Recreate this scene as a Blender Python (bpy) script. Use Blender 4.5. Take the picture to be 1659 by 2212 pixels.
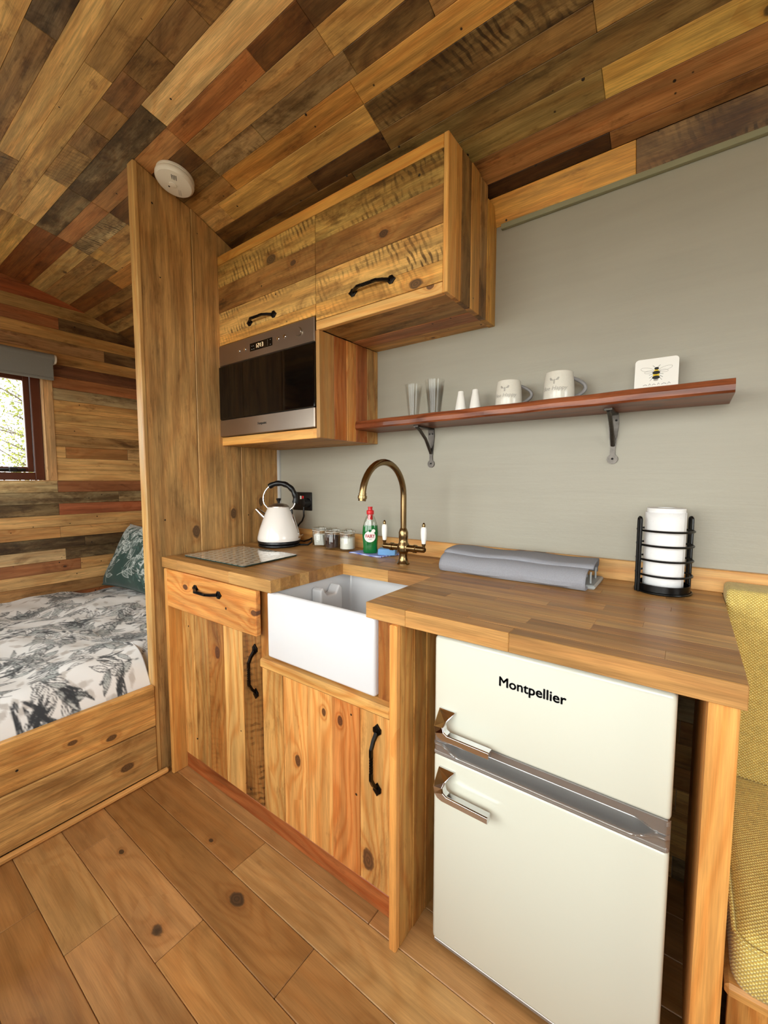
import bpy, bmesh, math, random
import numpy as np
from mathutils import Matrix, Vector

random.seed(7)
rng = np.random.RandomState(11)
for o in list(bpy.data.objects):
    bpy.data.objects.remove(o, do_unlink=True)
SC = bpy.context.scene
COL = SC.collection

# ------------------------------------------------------------------ camera
CAM_POS = Vector((1.3092, -1.4849, 1.2090))
_F = Vector((-0.58781, 0.80546, -0.07556)); _R = Vector((0.80773, 0.58955, 0.00081)); _U = Vector((-0.04520, 0.06056, 0.99714))
cd = bpy.data.cameras.new('camera'); cam = bpy.data.objects.new('camera', cd); COL.objects.link(cam)
cd.sensor_fit = 'VERTICAL'; cd.sensor_height = 24.0; cd.sensor_width = 18.0
cd.lens = 900.39 / 2212.0 * 24.0
cd.clip_start = 0.02; cd.clip_end = 200
cam.matrix_world = Matrix(((_R.x, _U.x, -_F.x, CAM_POS.x), (_R.y, _U.y, -_F.y, CAM_POS.y), (_R.z, _U.z, -_F.z, CAM_POS.z), (0, 0, 0, 1)))
SC.camera = cam

# ------------------------------------------------------------------ world, exposure
w = bpy.data.worlds.new('sky'); SC.world = w; w.use_nodes = True
bg = w.node_tree.nodes['Background']
bg.inputs[0].default_value = (1.0, 0.985, 0.965, 1); bg.inputs[1].default_value = 6.0
vs = SC.view_settings
vs.view_transform = 'Standard'; vs.look = 'None'; vs.gamma = 1.0; vs.use_curve_mapping = False; vs.exposure = 0.72

XE, YF, XR = -1.965, -2.25, 3.1          # end wall, front wall, right wall
def portal(name, loc, rot, sx, sy):       # daylight through the openings
    l = bpy.data.lights.new(name, 'AREA'); l.shape = 'RECTANGLE'; l.size = sx; l.size_y = sy
    l.cycles.is_portal = True
    o = bpy.data.objects.new(name, l); COL.objects.link(o); o.location = loc; o.rotation_euler = rot
    return o
portal('door_glazing_offscreen', (0.9, YF - 0.09, 1.45), (math.radians(90), 0, 0), 2.6, 1.2)
portal('window_bed_side_offscreen', (-1.15, YF - 0.09, 1.5), (math.radians(90), 0, 0), 1.1, 0.75)
portal('window_bed_end_offscreen', (XE - 0.14, -1.0, 1.53), (0, math.radians(-90), 0), 0.75, 0.9)
portal('window_right_offscreen', (XR + 0.1, -1.1, 1.5), (0, math.radians(90), 0), 0.9, 1.1)

# ------------------------------------------------------------------ helpers
def lin(h, g=1.0):
    h = h.lstrip('#'); out = []
    for i in (0, 2, 4):
        c = int(h[i:i + 2], 16) / 255.0
        out.append(min(1.0, g * (c / 12.92 if c <= 0.04045 else ((c + 0.055) / 1.055) ** 2.4)))
    return tuple(out)

WORLD = {}
def link(o, parent=None, M=None):
    M = Matrix.Identity(4) if M is None else M
    COL.objects.link(o); o.matrix_basis = M; WORLD[o.name] = M.copy()
    if parent is not None:
        o.parent = parent; o.matrix_parent_inverse = WORLD[parent.name].inverted()
    return o
def tag(o, label=None, cat=None, group=None, kind=None):
    if label: o['label'] = label
    if cat: o['category'] = cat
    if group: o['group'] = group
    if kind: o['kind'] = kind
    return o
def thing(name, label, cat, loc, group=None):
    o = bpy.data.objects.new(name, None); o.empty_display_size = 0.05
    link(o, None, Matrix.Translation(Vector(loc)))
    return tag(o, label, cat, group)

def cbox(sx, sy, sz, c=0.0015):
    """box centred on the origin with chamfered edges"""
    hx, hy, hz = sx / 2, sy / 2, sz / 2
    c = min(c, hx * .8, hy * .8, hz * .8)
    V = []; idx = {}
    for a in (-1, 1):
        for b in (-1, 1):
            for d in (-1, 1):
                for k in range(3):
                    p = [a * (hx - c), b * (hy - c), d * (hz - c)]
                    p[k] = (a * hx, b * hy, d * hz)[k]
                    idx[(a, b, d, k)] = len(V); V.append(tuple(p))
    Fc = []
    def quad(l):
        Fc.append(l)
    for s in (-1, 1):
        q = [(s, -1, -1, 0), (s, 1, -1, 0), (s, 1, 1, 0), (s, -1, 1, 0)]; quad([idx[i] for i in (q if s > 0 else q[::-1])])
        q = [(-1, s, -1, 1), (-1, s, 1, 1), (1, s, 1, 1), (1, s, -1, 1)]; quad([idx[i] for i in (q if s > 0 else q[::-1])])
        q = [(-1, -1, s, 2), (1, -1, s, 2), (1, 1, s, 2), (-1, 1, s, 2)]; quad([idx[i] for i in (q if s > 0 else q[::-1])])
    for a in (-1, 1):
        for b in (-1, 1):
            quad([idx[(a, b, -1, 0)], idx[(a, b, -1, 1)], idx[(a, b, 1, 1)], idx[(a, b, 1, 0)]])
            quad([idx[(a, -1, b, 0)], idx[(a, -1, b, 2)], idx[(a, 1, b, 2)], idx[(a, 1, b, 0)]])
            quad([idx[(-1, a, b, 1)], idx[(-1, a, b, 2)], idx[(1, a, b, 2)], idx[(1, a, b, 1)]])
            for d in (-1, 1):
                quad([idx[(a, b, d, 0)], idx[(a, b, d, 1)], idx[(a, b, d, 2)]])
    return V, Fc

class MB:
    """collects shapes into one mesh"""
    def __init__(s): s.v = []; s.f = []; s.smooth = []
    def add(s, V, Fc, M=None, smooth=False):
        n = len(s.v)
        for p in V: s.v.append(tuple(M @ Vector(p)) if M is not None else tuple(p))
        for f in Fc: s.f.append([i + n for i in f]); s.smooth.append(smooth)
        return s
    def box(s, x0, x1, y0, y1, z0, z1, c=0.0015, M=None):
        V, Fc = cbox(x1 - x0, y1 - y0, z1 - z0, c)
        T = Matrix.Translation(((x0 + x1) / 2, (y0 + y1) / 2, (z0 + z1) / 2))
        return s.add(V, Fc, T if M is None else M @ T)
    def lathe(s, prof, n=32, M=None, cap=True):
        V = []; Fc = []
        for r, z in prof:
            for i in range(n):
                a = 2 * math.pi * i / n; V.append((r * math.cos(a), r * math.sin(a), z))
        for k in range(len(prof) - 1):
            for i in range(n):
                j = (i + 1) % n; Fc.append([k * n + i, k * n + j, (k + 1) * n + j, (k + 1) * n + i])
        if cap:
            Fc.append(list(range(n))[::-1]); Fc.append([(len(prof) - 1) * n + i for i in range(n)])
        return s.add(V, Fc, M, True)
    def tube(s, pts, r, n=12, cap=True, sx=1.0, sy=1.0, up=(0, 0, 1), square=False, twist=None, closed=False):
        pts = [Vector(p) for p in pts]; m = len(pts)
        rr = r if isinstance(r, (list, tuple)) else [r] * m
        V = []; Fc = []
        t0 = (pts[1] - pts[0]).normalized(); u = Vector(up)
        if abs(u.dot(t0)) > 0.95: u = Vector((1, 0, 0)) if abs(t0.x) < 0.9 else Vector((0, 1, 0))
        nrm = (u - t0 * u.dot(t0)).normalized()
        for i in range(m):
            if closed: t = (pts[(i + 1) % m] - pts[i - 1]).normalized()
            elif i == 0: t = t0
            elif i == m - 1: t = (pts[-1] - pts[-2]).normalized()
            else: t = (pts[i + 1] - pts[i - 1]).normalized()
            nrm = (nrm - t * nrm.dot(t)).normalized(); b = t.cross(nrm)
            tw = twist[i] if twist else 0.0
            for k in range(n):
                a = 2 * math.pi * k / n + (math.pi / 4 if square else 0) + tw
                V.append(pts[i] + nrm * (math.cos(a) * rr[i] * sx) + b * (math.sin(a) * rr[i] * sy))
        for i in range(m if closed else m - 1):
            i2 = (i + 1) % m
            for k in range(n):
                j = (k + 1) % n; Fc.append([i * n + k, i * n + j, i2 * n + j, i2 * n + k])
        if cap and not closed:
            Fc.append(list(range(n))[::-1]); Fc.append([(m - 1) * n + k for k in range(n)])
        return s.add(V, Fc, None, not square)
    def prism(s, poly, d0, d1, axis='y', M=None, smooth=False):
        """extrude a 2-D polygon: axis y -> poly is (x,z); z -> (x,y); x -> (y,z)"""
        n = len(poly); V = []
        for d in (d0, d1):
            for a, b in poly:
                V.append({'y': (a, d, b), 'z': (a, b, d), 'x': (d, a, b)}[axis])
        Fc = [list(range(n)), [n + i for i in range(n)][::-1]]
        for i in range(n):
            j = (i + 1) % n; Fc.append([i, n + i, n + j, j])
        return s.add(V, Fc, M, smooth)
    def grid(s, P, smooth=True):
        """P[i][j] = point"""
        n = len(P); m = len(P[0]); V = [p for r in P for p in r]; Fc = []
        for i in range(n - 1):
            for j in range(m - 1): Fc.append([i * m + j, (i + 1) * m + j, (i + 1) * m + j + 1, i * m + j + 1])
        return s.add(V, Fc, None, smooth)
    def mesh(s, name):
        me = bpy.data.meshes.new(name); me.from_pydata(s.v, [], s.f)
        me.polygons.foreach_set('use_smooth', s.smooth); me.update()
        bm = bmesh.new(); bm.from_mesh(me); bmesh.ops.recalc_face_normals(bm, faces=bm.faces); bm.to_mesh(me); bm.free()
        return me
    def build(s, name, mat, parent=None, M=None, color=None, sharp=35, origin=None):
        """vertices are world coordinates unless M given; the object's origin goes to the mesh's middle"""
        if M is None:
            a = np.array(s.v); c = Vector(origin) if origin is not None else Vector(tuple((a.min(0) + a.max(0)) / 2))
            s.v = [tuple(Vector(p) - c) for p in s.v]; M = Matrix.Translation(c)
        me = s.mesh(name); me.materials.append(mat)
        if any(s.smooth) and sharp: 
            try: me.set_sharp_from_angle(angle=math.radians(sharp))
            except Exception: pass
        o = bpy.data.objects.new(name, me); link(o, parent, M)
        if color: o.color = color
        return o

def bm_obj(name, bm, mat, parent=None, M=None, smooth=True, sharp=35):
    me = bpy.data.meshes.new(name); bmesh.ops.recalc_face_normals(bm, faces=bm.faces); bm.to_mesh(me); bm.free()
    if smooth:
        me.polygons.foreach_set('use_smooth', [True] * len(me.polygons))
        me.set_sharp_from_angle(angle=math.radians(sharp))
    me.materials.append(mat)
    o = bpy.data.objects.new(name, me); return link(o, parent, M)

def rbox(x0, x1, y0, y1, z0, z1, r, seg=3):
    """bmesh box with rounded edges in world coordinates"""
    bm = bmesh.new(); bmesh.ops.create_cube(bm, size=1)
    for v in bm.verts: v.co = Vector(((x0 + x1) / 2 + v.co.x * (x1 - x0), (y0 + y1) / 2 + v.co.y * (y1 - y0), (z0 + z1) / 2 + v.co.z * (z1 - z0)))
    bmesh.ops.bevel(bm, geom=list(bm.edges), offset=r, segments=seg, profile=0.5, affect='EDGES')
    return bm

AX = {'x': Vector((1, 0, 0)), 'y': Vector((0, 1, 0)), 'z': Vector((0, 0, 1))}
def plank(parent, x0, x1, y0, y1, z0, z1, along, face, mat, col, stain=0.3, name='plank', ch=0.0012, saw=0.0, knot=None, knot2=None, poly=None):
    """one board given by its world extent; local x runs along its grain, local z out of its face"""
    lx = AX[along]; s = -1.0 if face[0] == '-' else 1.0; lz = AX[face[-1]] * s; ly = lz.cross(lx)
    c = Vector(((x0 + x1) / 2, (y0 + y1) / 2, (z0 + z1) / 2)); d = Vector((x1 - x0, y1 - y0, z1 - z0))
    sz = [abs(d.dot(a)) for a in (lx, ly, lz)]
    M = Matrix((( lx.x, ly.x, lz.x, c.x), (lx.y, ly.y, lz.y, c.y), (lx.z, ly.z, lz.z, c.z), (0, 0, 0, 1)))
    m = MB(); V, Fc = cbox(sz[0], sz[1], sz[2], ch); m.add(V, Fc)
    o = m.build(name, mat, parent, M)
    finish(o, col, stain, saw)
    if knot: o['knot'] = local_knot(M, knot)
    if knot2: o['knot2'] = local_knot(M, knot2)
    return o
def local_knot(M, k):
    p = M.inverted() @ Vector(k[:3]); return [p.x, p.y, k[3]]
def finish(o, col, stain, saw=0.0):
    c = lin(col) if isinstance(col, str) else col
    o.color = (c[0], c[1], c[2], stain)
    if saw: o['saw'] = float(saw)

# ------------------------------------------------------------------ materials
class G:
    def __init__(s, name):
        s.m = bpy.data.materials.new(name); s.m.use_nodes = True; s.t = s.m.node_tree; s.n = s.t.nodes; s.p = s.n['Principled BSDF']
    def node(s, t, **kw):
        x = s.n.new(t)
        for k, v in kw.items(): setattr(x, k, v)
        return x
    def put(s, sock, v):
        if isinstance(v, bpy.types.NodeSocket): s.t.links.new(v, sock)
        elif v is not None: sock.default_value = v
    def math(s, op, a, b=None, c=None, clamp=False):
        x = s.node('ShaderNodeMath', operation=op); x.use_clamp = clamp
        s.put(x.inputs[0], a)
        if b is not None: s.put(x.inputs[1], b)
        if c is not None: s.put(x.inputs[2], c)
        return x.outputs[0]
    def vec(s, op, a, b):
        x = s.node('ShaderNodeVectorMath', operation=op); s.put(x.inputs[0], a); s.put(x.inputs[1], b); return x.outputs[0]
    def comb(s, x, y, z):
        c = s.node('ShaderNodeCombineXYZ'); s.put(c.inputs[0], x); s.put(c.inputs[1], y); s.put(c.inputs[2], z); return c.outputs[0]
    def sep(s, v):
        c = s.node('ShaderNodeSeparateXYZ'); s.put(c.inputs[0], v); return c.outputs
    def noise(s, v, scale=1.0, detail=3.0, rough=0.55, dist=0.0):
        x = s.node('ShaderNodeTexNoise'); s.put(x.inputs['Vector'], v); x.inputs['Scale'].default_value = scale
        x.inputs['Detail'].default_value = detail; x.inputs['Roughness'].default_value = rough; x.inputs['Distortion'].default_value = dist
        return x.outputs['Fac']
    def vor(s, v, scale=1.0, rnd=1.0):
        x = s.node('ShaderNodeTexVoronoi'); s.put(x.inputs['Vector'], v); x.inputs['Scale'].default_value = scale; x.inputs['Randomness'].default_value = rnd
        return x.outputs['Distance'], x.outputs['Color']
    def ss(s, v, a, b):
        x = s.node('ShaderNodeMapRange', interpolation_type='SMOOTHSTEP'); s.put(x.inputs[0], v); s.put(x.inputs[1], a); s.put(x.inputs[2], b); return x.outputs[0]
    def mix(s, f, a, b, mode='MIX'):
        x = s.node('ShaderNodeMix', data_type='RGBA', blend_type=mode); s.put(x.inputs[0], f)
        for k, v in ((6, a), (7, b)):
            if isinstance(v, tuple) and len(v) == 3: v = (*v, 1)
            s.put(x.inputs[k], v)
        return x.outputs[2]
    def scale(s, col, f):
        return s.vec('MULTIPLY', col, s.comb(f, f, f) if isinstance(f, bpy.types.NodeSocket) else (f, f, f))
    def bump(s, h, strength=0.2, dist=0.002):
        b = s.node('ShaderNodeBump'); s.put(b.inputs['Height'], h); b.inputs['Strength'].default_value = strength; b.inputs['Distance'].default_value = dist
        s.t.links.new(b.outputs[0], s.p.inputs['Normal'])
    def obj(s): return s.node('ShaderNodeTexCoord').outputs['Object']
    def attr(s, name, kind='OBJECT'):
        return s.node('ShaderNodeAttribute', attribute_type=kind, attribute_name=name)

def wood(name, ringf=26.0, ringamp=3.0, ringc=0.35, grain=0.5, knots=0.25, nails=0.0, stain=1.0, rough=0.5, bump=0.25, gain=1.0, knotcol=(0.30, 0.13, 0.05), ringtint=(0.72, 0.48, 0.30), knotsize=0.012, spec=0.4):
    g = G(name); P0 = g.obj(); oi = g.node('ShaderNodeObjectInfo'); rnd = oi.outputs['Random']
    off = g.comb(g.math('MULTIPLY', rnd, 17.3), g.math('MULTIPLY', rnd, 41.7), g.math('MULTIPLY', rnd, 29.1))
    P = g.vec('ADD', P0, off); x, y, z = g.sep(P0); px, py, pz = g.sep(P)
    # knots: chosen ones and scattered ones
    def kd(attr):
        a = g.attr(attr).outputs['Vector']; kx, ky, kr = g.sep(a)
        dx = g.math('MULTIPLY', g.math('SUBTRACT', x, kx), 0.62); dy = g.math('SUBTRACT', y, ky)
        d = g.math('SQRT', g.math('ADD', g.math('MULTIPLY', dx, dx), g.math('MULTIPLY', dy, dy)))
        d = g.math('DIVIDE', d, g.math('MAXIMUM', kr, 1e-4))
        return g.math('ADD', d, g.math('MULTIPLY', g.math('LESS_THAN', kr, 2e-4), 1000.0))
    d = g.math('MINIMUM', kd('knot'), kd('knot2'))
    if knots > 0:
        vd, vc = g.vor(g.comb(g.math('MULTIPLY', px, 0.62), py, g.math('MULTIPLY', rnd, 9.0)), 9.0)
        cr, cg, cb = g.sep(vc)
        dr = g.math('DIVIDE', vd, g.math('MULTIPLY_ADD', cg, knotsize * 9.0, knotsize * 4.5))
        dr = g.math('ADD', dr, g.math('MULTIPLY', g.math('GREATER_THAN', cr, knots), 1000.0))
        d = g.math('MINIMUM', d, dr)
    wob = g.noise(P, 60.0, 2.0)
    d = g.math('ADD', d, g.math('MULTIPLY_ADD', wob, 0.5, -0.25))
    warp = g.math('DIVIDE', 2.6, g.math('MULTIPLY_ADD', g.math('MULTIPLY', d, d), 0.35, 1.0))
    n1 = g.noise(g.vec('MULTIPLY', P, (1.6, 6.0, 6.0)), 1.0, 2.0, 0.5)
    val = g.math('ADD', g.math('ADD', g.math('MULTIPLY', g.math('ADD', py, g.math('MULTIPLY', pz, 0.6)), ringf), g.math('MULTIPLY', n1, ringamp)), warp)
    ring = g.math('POWER', g.math('MULTIPLY_ADD', g.math('SINE', g.math('MULTIPLY', val, 6.2832)), 0.5, 0.5), 2.2)
    gr = g.noise(g.vec('MULTIPLY', P, (2.2, 42.0, 42.0)), 1.0, 5.0, 0.62)
    fi = g.noise(g.vec('MULTIPLY', P, (14.0, 420.0, 420.0)), 1.0, 2.0, 0.6)
    base = g.scale(oi.outputs['Color'], gain)
    blot = g.noise(g.vec('MULTIPLY', P, (2.5, 7.0, 7.0)), 1.0, 3.0, 0.5)
    c = g.scale(base, g.math('MULTIPLY_ADD', blot, 0.9, 0.56))
    c = g.scale(c, g.math('MULTIPLY_ADD', g.ss(gr, 0.30, 0.70), grain * 0.85, 1.0 - grain * 0.45))
    c = g.scale(c, g.math('MULTIPLY_ADD', g.ss(fi, 0.30, 0.70), grain * 0.50, 1.0 - grain * 0.25))
    c = g.mix(g.math('MULTIPLY', ring, ringc), c, g.vec('MULTIPLY', c, ringtint))
    al = oi.outputs['Alpha']
    if stain > 0:
        s1 = g.noise(g.vec('MULTIPLY', P, (3.2, 9.0, 9.0)), 1.0, 6.0, 0.68, 0.6)
        m = g.math('MULTIPLY', g.ss(g.math('ADD', s1, g.math('MULTIPLY', al, 0.34)), 0.60, 0.86), stain)
        c = g.mix(m, c, g.vec('MULTIPLY', c, (0.34, 0.27, 0.21)))
        s2 = g.noise(g.vec('MULTIPLY', P, (9.0, 26.0, 26.0)), 1.0, 4.0, 0.7)
        m2 = g.math('MULTIPLY', g.ss(g.math('ADD', s2, g.math('MULTIPLY', al, 0.20)), 0.62, 0.80), stain * 0.75)
        c = g.mix(m2, c, g.vec('MULTIPLY', c, (0.36, 0.28, 0.22)))
    # saw marks across the grain
    sw = g.attr('saw').outputs['Fac']
    sv = g.math('SINE', g.math('MULTIPLY', g.math('ADD', g.math('ADD', x, g.math('MULTIPLY', y, 0.45)), g.math('MULTIPLY', g.noise(P, 9.0, 3.0), 0.05)), 300.0))
    sm = g.math('MULTIPLY', g.ss(sv, -0.25, 0.7), g.ss(g.noise(g.vec('MULTIPLY', P, (3.0, 9.0, 9.0)), 1.0, 3.0), 0.40, 0.62))
    sm = g.math('MULTIPLY', g.math('MULTIPLY', sm, sw), g.ss(g.noise(g.vec('MULTIPLY', P, (55.0, 5.0, 5.0)), 1.0, 3.0), 0.34, 0.58))
    c = g.mix(sm, c, g.vec('MULTIPLY', c, (0.22, 0.19, 0.17)))
    # knot colour
    km = g.ss(d, 1.12, 0.85)
    kring = g.math('MULTIPLY_ADD', g.math('SINE', g.math('MULTIPLY', d, 16.0)), 0.18, 0.8)
    kc = g.mix(0.72, g.scale(base, 0.5), knotcol); kc = g.scale(kc, kring)
    halo = g.ss(d, 2.8, 1.0)
    c = g.mix(g.math('MULTIPLY', halo, 0.45), c, g.vec('MULTIPLY', c, (0.66, 0.50, 0.38)))
    c = g.mix(km, c, kc)
    h = g.math('ADD', g.math('MULTIPLY', gr, 0.7), g.math('MULTIPLY', fi, 0.4))
    if nails > 0:
        nd, nc = g.vor(g.comb(px, py, g.math('MULTIPLY', rnd, 5.0)), 26.0); a1, a2, a3 = g.sep(nc)
        nm = g.math('MULTIPLY', g.ss(g.math('SUBTRACT', nd, g.math('MULTIPLY', a2, 0.05)), 0.10, 0.05), g.math('LESS_THAN', a1, nails))
        c = g.mix(nm, c, (0.018, 0.010, 0.006)); h = g.math('SUBTRACT', h, g.math('MULTIPLY', nm, 1.5))
    h = g.math('SUBTRACT', h, g.math('MULTIPLY', sm, 0.5))
    g.t.links.new(c, g.p.inputs['Base Color'])
    g.put(g.p.inputs['Roughness'], g.math('MULTIPLY_ADD', gr, 0.2, rough - 0.1)); g.p.inputs['Specular IOR Level'].default_value = spec
    g.bump(h, bump, 0.0025)
    return g.m

M_CEIL = wood('reclaimed_ceiling_wood', ringf=14, ringamp=4.0, ringc=0.40, grain=0.7, knots=0.24, nails=0.13, stain=0.92, rough=0.55, gain=1.1, knotcol=(0.10, 0.045, 0.02), knotsize=0.009)
M_WALLW = wood('reclaimed_wall_wood', ringf=14, ringamp=4.0, ringc=0.35, grain=0.6, knots=0.2, nails=0.12, stain=0.95, rough=0.55, gain=1.1, knotcol=(0.08, 0.035, 0.018), knotsize=0.008)
M_PART = wood('scaffold_board_wood', ringf=10, ringamp=5.0, ringc=0.32, grain=0.75, knots=0.07, nails=0.07, stain=0.6, rough=0.5, knotcol=(0.13, 0.06, 0.025), knotsize=0.016, bump=0.4)
M_DOOR = wood('cabinet_door_wood', ringf=30, ringamp=6.5, ringc=0.62, grain=0.45, knots=0.10, nails=0.03, stain=0.7, rough=0.42, knotcol=(0.10, 0.025, 0.012), knotsize=0.009, ringtint=(0.78, 0.50, 0.28))
M_PINE = wood('planed_pine_wood', ringf=24, ringamp=4.5, ringc=0.5, grain=0.35, knots=0.05, nails=0.0, stain=0.15, rough=0.42, knotcol=(0.16, 0.05, 0.02), ringtint=(0.85, 0.60, 0.38))
M_WORK = wood('oak_worktop_wood', ringf=30, ringamp=3.0, ringc=0.22, grain=0.55, knots=0.0, stain=0.0, rough=0.38, bump=0.12, spec=0.5)
M_FLOOR = wood('oak_floor_wood', ringf=10, ringamp=9.0, ringc=0.42, grain=0.34, knots=0.07, stain=0.45, rough=0.42, bump=0.15, knotcol=(0.05, 0.03, 0.018), knotsize=0.012, ringtint=(0.74, 0.60, 0.45))
M_SHELF = wood('rosewood_shelf_wood', ringf=30, ringamp=8.0, ringc=0.75, grain=0.5, knots=0.0, stain=0.2, rough=0.32, ringtint=(0.40, 0.28, 0.2), bump=0.1)

def simple(name, col, rough=0.5, metal=0.0, spec=0.5, noise=0.0, nscale=20.0, bump=0.0, bscale=200.0, coat=0.0, trans=0.0, ior=1.45, aniso=0.0):
    g = G(name); c = lin(col) if isinstance(col, str) else col
    g.p.inputs['Roughness'].default_value = rough; g.p.inputs['Metallic'].default_value = metal
    g.p.inputs['Specular IOR Level'].default_value = spec; g.p.inputs['Coat Weight'].default_value = coat
    g.p.inputs['Transmission Weight'].default_value = trans; g.p.inputs['IOR'].default_value = ior
    P = g.obj()
    n = g.noise(P, nscale, 4.0)
    cc = g.scale((c[0], c[1], c[2]), g.math('MULTIPLY_ADD', n, 2 * noise, 1.0 - noise)) if noise > 0 else None
    if cc is not None: g.t.links.new(cc, g.p.inputs['Base Color'])
    else: g.p.inputs['Base Color'].default_value = (*c, 1)
    if bump > 0: g.bump(g.noise(P, bscale, 3.0), bump, 0.002)
    return g.m

M_BACK = simple('dark_backing', '#3a2a1a', 0.8, noise=0.2)
M_CER = simple('white_ceramic', '#d9dadd', 0.12, spec=0.55, coat=0.3, noise=0.01)
M_CREAM = simple('cream_enamel', '#d7d8ca', 0.28, coat=0.4, noise=0.015, nscale=3)
M_CREAMK = simple('cream_kettle_enamel', '#efeae4', 0.18, coat=0.5, noise=0.01)
M_CHROME = simple('chrome', '#d8d8da', 0.06, 1.0, noise=0.01)
M_SILVER = simple('satin_silver_plastic', '#a39f9b', 0.34, 0.55, noise=0.02)
M_GROOVE = simple('bright_silver_plastic', '#a8a6a4', 0.25, 0.75, noise=0.02)
M_STEEL = simple('brushed_steel', '#a89c90', 0.30, 0.95, noise=0.06, nscale=8)
M_BLACKG = simple('black_glass', '#050505', 0.05, spec=0.6, noise=0.01)
M_BLACK = simple('black_plastic', '#0c0c0d', 0.35, noise=0.05)
M_BLKMET = simple('black_coated_wire', '#0a0a0a', 0.28, 0.2, noise=0.05)
M_IRON = simple('blackened_iron', '#1d1916', 0.36, 0.85, noise=0.3, nscale=120, bump=0.2)
M_CAST = simple('cast_iron_steel', '#57524d', 0.36, 0.9, noise=0.45, nscale=70, bump=0.5, bscale=150)
M_BRASS = simple('antique_brass', '#8a7350', 0.22, 1.0, noise=0.12, nscale=40)
M_PORC = simple('white_porcelain', '#f2f0ea', 0.15, coat=0.4, noise=0.01)
M_STONE = simple('speckled_stoneware', '#dcd8cc', 0.25, coat=0.3, noise=0.08, nscale=260)
M_GREYST = simple('grey_glaze', '#8c8a8a', 0.3, noise=0.1, nscale=60)
M_WHITEP = simple('white_plastic', '#e9e2d2', 0.4, noise=0.02)
M_SLOT = simple('dark_slot', '#15130f', 0.7, noise=0.1)
M_GREYTXT = simple('grey_print', '#5c5b5c', 0.5, 0.0, noise=0.02)
M_LTGREY = simple('pale_grey_print', '#a9a59c', 0.5, noise=0.05)
M_RED = simple('red_plastic', '#d21c22', 0.35, noise=0.03)
M_REDTXT = simple('red_print', '#b3122a', 0.5, noise=0.02)
M_SPONGE = simple('blue_sponge', '#6f9fd0', 0.9, noise=0.12, nscale=300, bump=0.6, bscale=500)
M_PAPER = simple('white_tissue', '#efefef', 0.9, noise=0.03, bump=0.5, bscale=140)
M_FELT = simple('grey_microfibre', '#92939a', 0.95, noise=0.16, nscale=300, bump=0.5, bscale=700)
M_RACK = simple('grey_rack_plastic', '#a9adad', 0.4, noise=0.04)
M_BLIND = simple('grey_blind_fabric', '#83817a', 0.9, noise=0.06, nscale=200, bump=0.2, bscale=900)
M_MAHOG = simple('mahogany_window_frame', '#5a2c18', 0.35, noise=0.2, nscale=18)
M_TRIMG = simple('green_grey_trim_paint', '#8f8d70', 0.6, noise=0.05)
M_WHITETR = simple('grey_corner_trim_paint', '#b9b8b4', 0.6, noise=0.03)
M_COFFEE = simple('ground_coffee', '#3a1f14', 0.9, noise=0.3, nscale=300, bump=0.6, bscale=600)
M_SUGAR = simple('white_sugar', '#f0ede6', 0.9, noise=0.05, nscale=500, bump=0.4, bscale=700)
M_TEABAG = simple('tea_bag_paper', '#d9d6d0', 0.85, noise=0.12, nscale=60)
M_GRASS = simple('gravel_ground', '#a09a8c', 0.95, noise=0.3, nscale=2)
M_LEAF = simple('spring_leaf', '#737a2c', 0.6, noise=0.2, nscale=4)
M_BARK = simple('tree_bark', '#4c4238', 0.9, noise=0.3, nscale=10)
M_WHITEB = simple('white_card', '#f3f1ea', 0.35, noise=0.01)
M_BEEY = simple('yellow_print', '#e6c62e', 0.5, noise=0.02)
M_BEEK = simple('black_print', '#1a1a18', 0.5, noise=0.02)
M_CHOPE = simple('glass_edge_green', '#2b3a34', 0.12, noise=0.05)

def glow(name, col, st):
    m = bpy.data.materials.new(name); m.use_nodes = True; p = m.node_tree.nodes['Principled BSDF']
    p.inputs['Base Color'].default_value = (0, 0, 0, 1); p.inputs['Emission Color'].default_value = (*lin(col), 1); p.inputs['Emission Strength'].default_value = st
    return m
M_LED = glow('amber_display_digits', '#ffcf9a', 1.3)
def pane(name, tint=(1, 1, 1), f0=0.06, fk=0.30):
    """thin clear glass: what passes plus what the surface mirrors"""
    m = bpy.data.materials.new(name); m.use_nodes = True; t = m.node_tree; t.nodes.remove(t.nodes['Principled BSDF'])
    tr = t.nodes.new('ShaderNodeBsdfTransparent'); tr.inputs[0].default_value = (*tint, 1)
    gl = t.nodes.new('ShaderNodeBsdfGlossy'); gl.inputs['Roughness'].default_value = 0.02
    lw = t.nodes.new('ShaderNodeLayerWeight'); lw.inputs[0].default_value = 0.25
    ma = t.nodes.new('ShaderNodeMath'); ma.operation = 'MULTIPLY_ADD'; ma.inputs[1].default_value = fk; ma.inputs[2].default_value = f0
    t.links.new(lw.outputs['Fresnel'], ma.inputs[0])
    mx = t.nodes.new('ShaderNodeMixShader'); t.links.new(ma.outputs[0], mx.inputs[0]); t.links.new(tr.outputs[0], mx.inputs[1]); t.links.new(gl.outputs[0], mx.inputs[2])
    t.links.new(mx.outputs[0], t.nodes['Material Output'].inputs[0]); return m
M_PANE = pane('window_glass', (0.96, 0.98, 0.97), 0.03)
M_JARGL = pane('jar_glass', (0.95, 0.96, 0.95), 0.03)
M_TUMB = pane('tumbler_glass', (0.985, 0.99, 0.985), 0.012, 0.16)
M_BOTCL = pane('clear_bottle_plastic', (0.90, 0.95, 0.92), 0.08)
M_GREEN = simple('green_washing_up_liquid', '#0e7a34', 0.12, trans=0.35, coat=0.4, noise=0.05, nscale=30)

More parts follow.
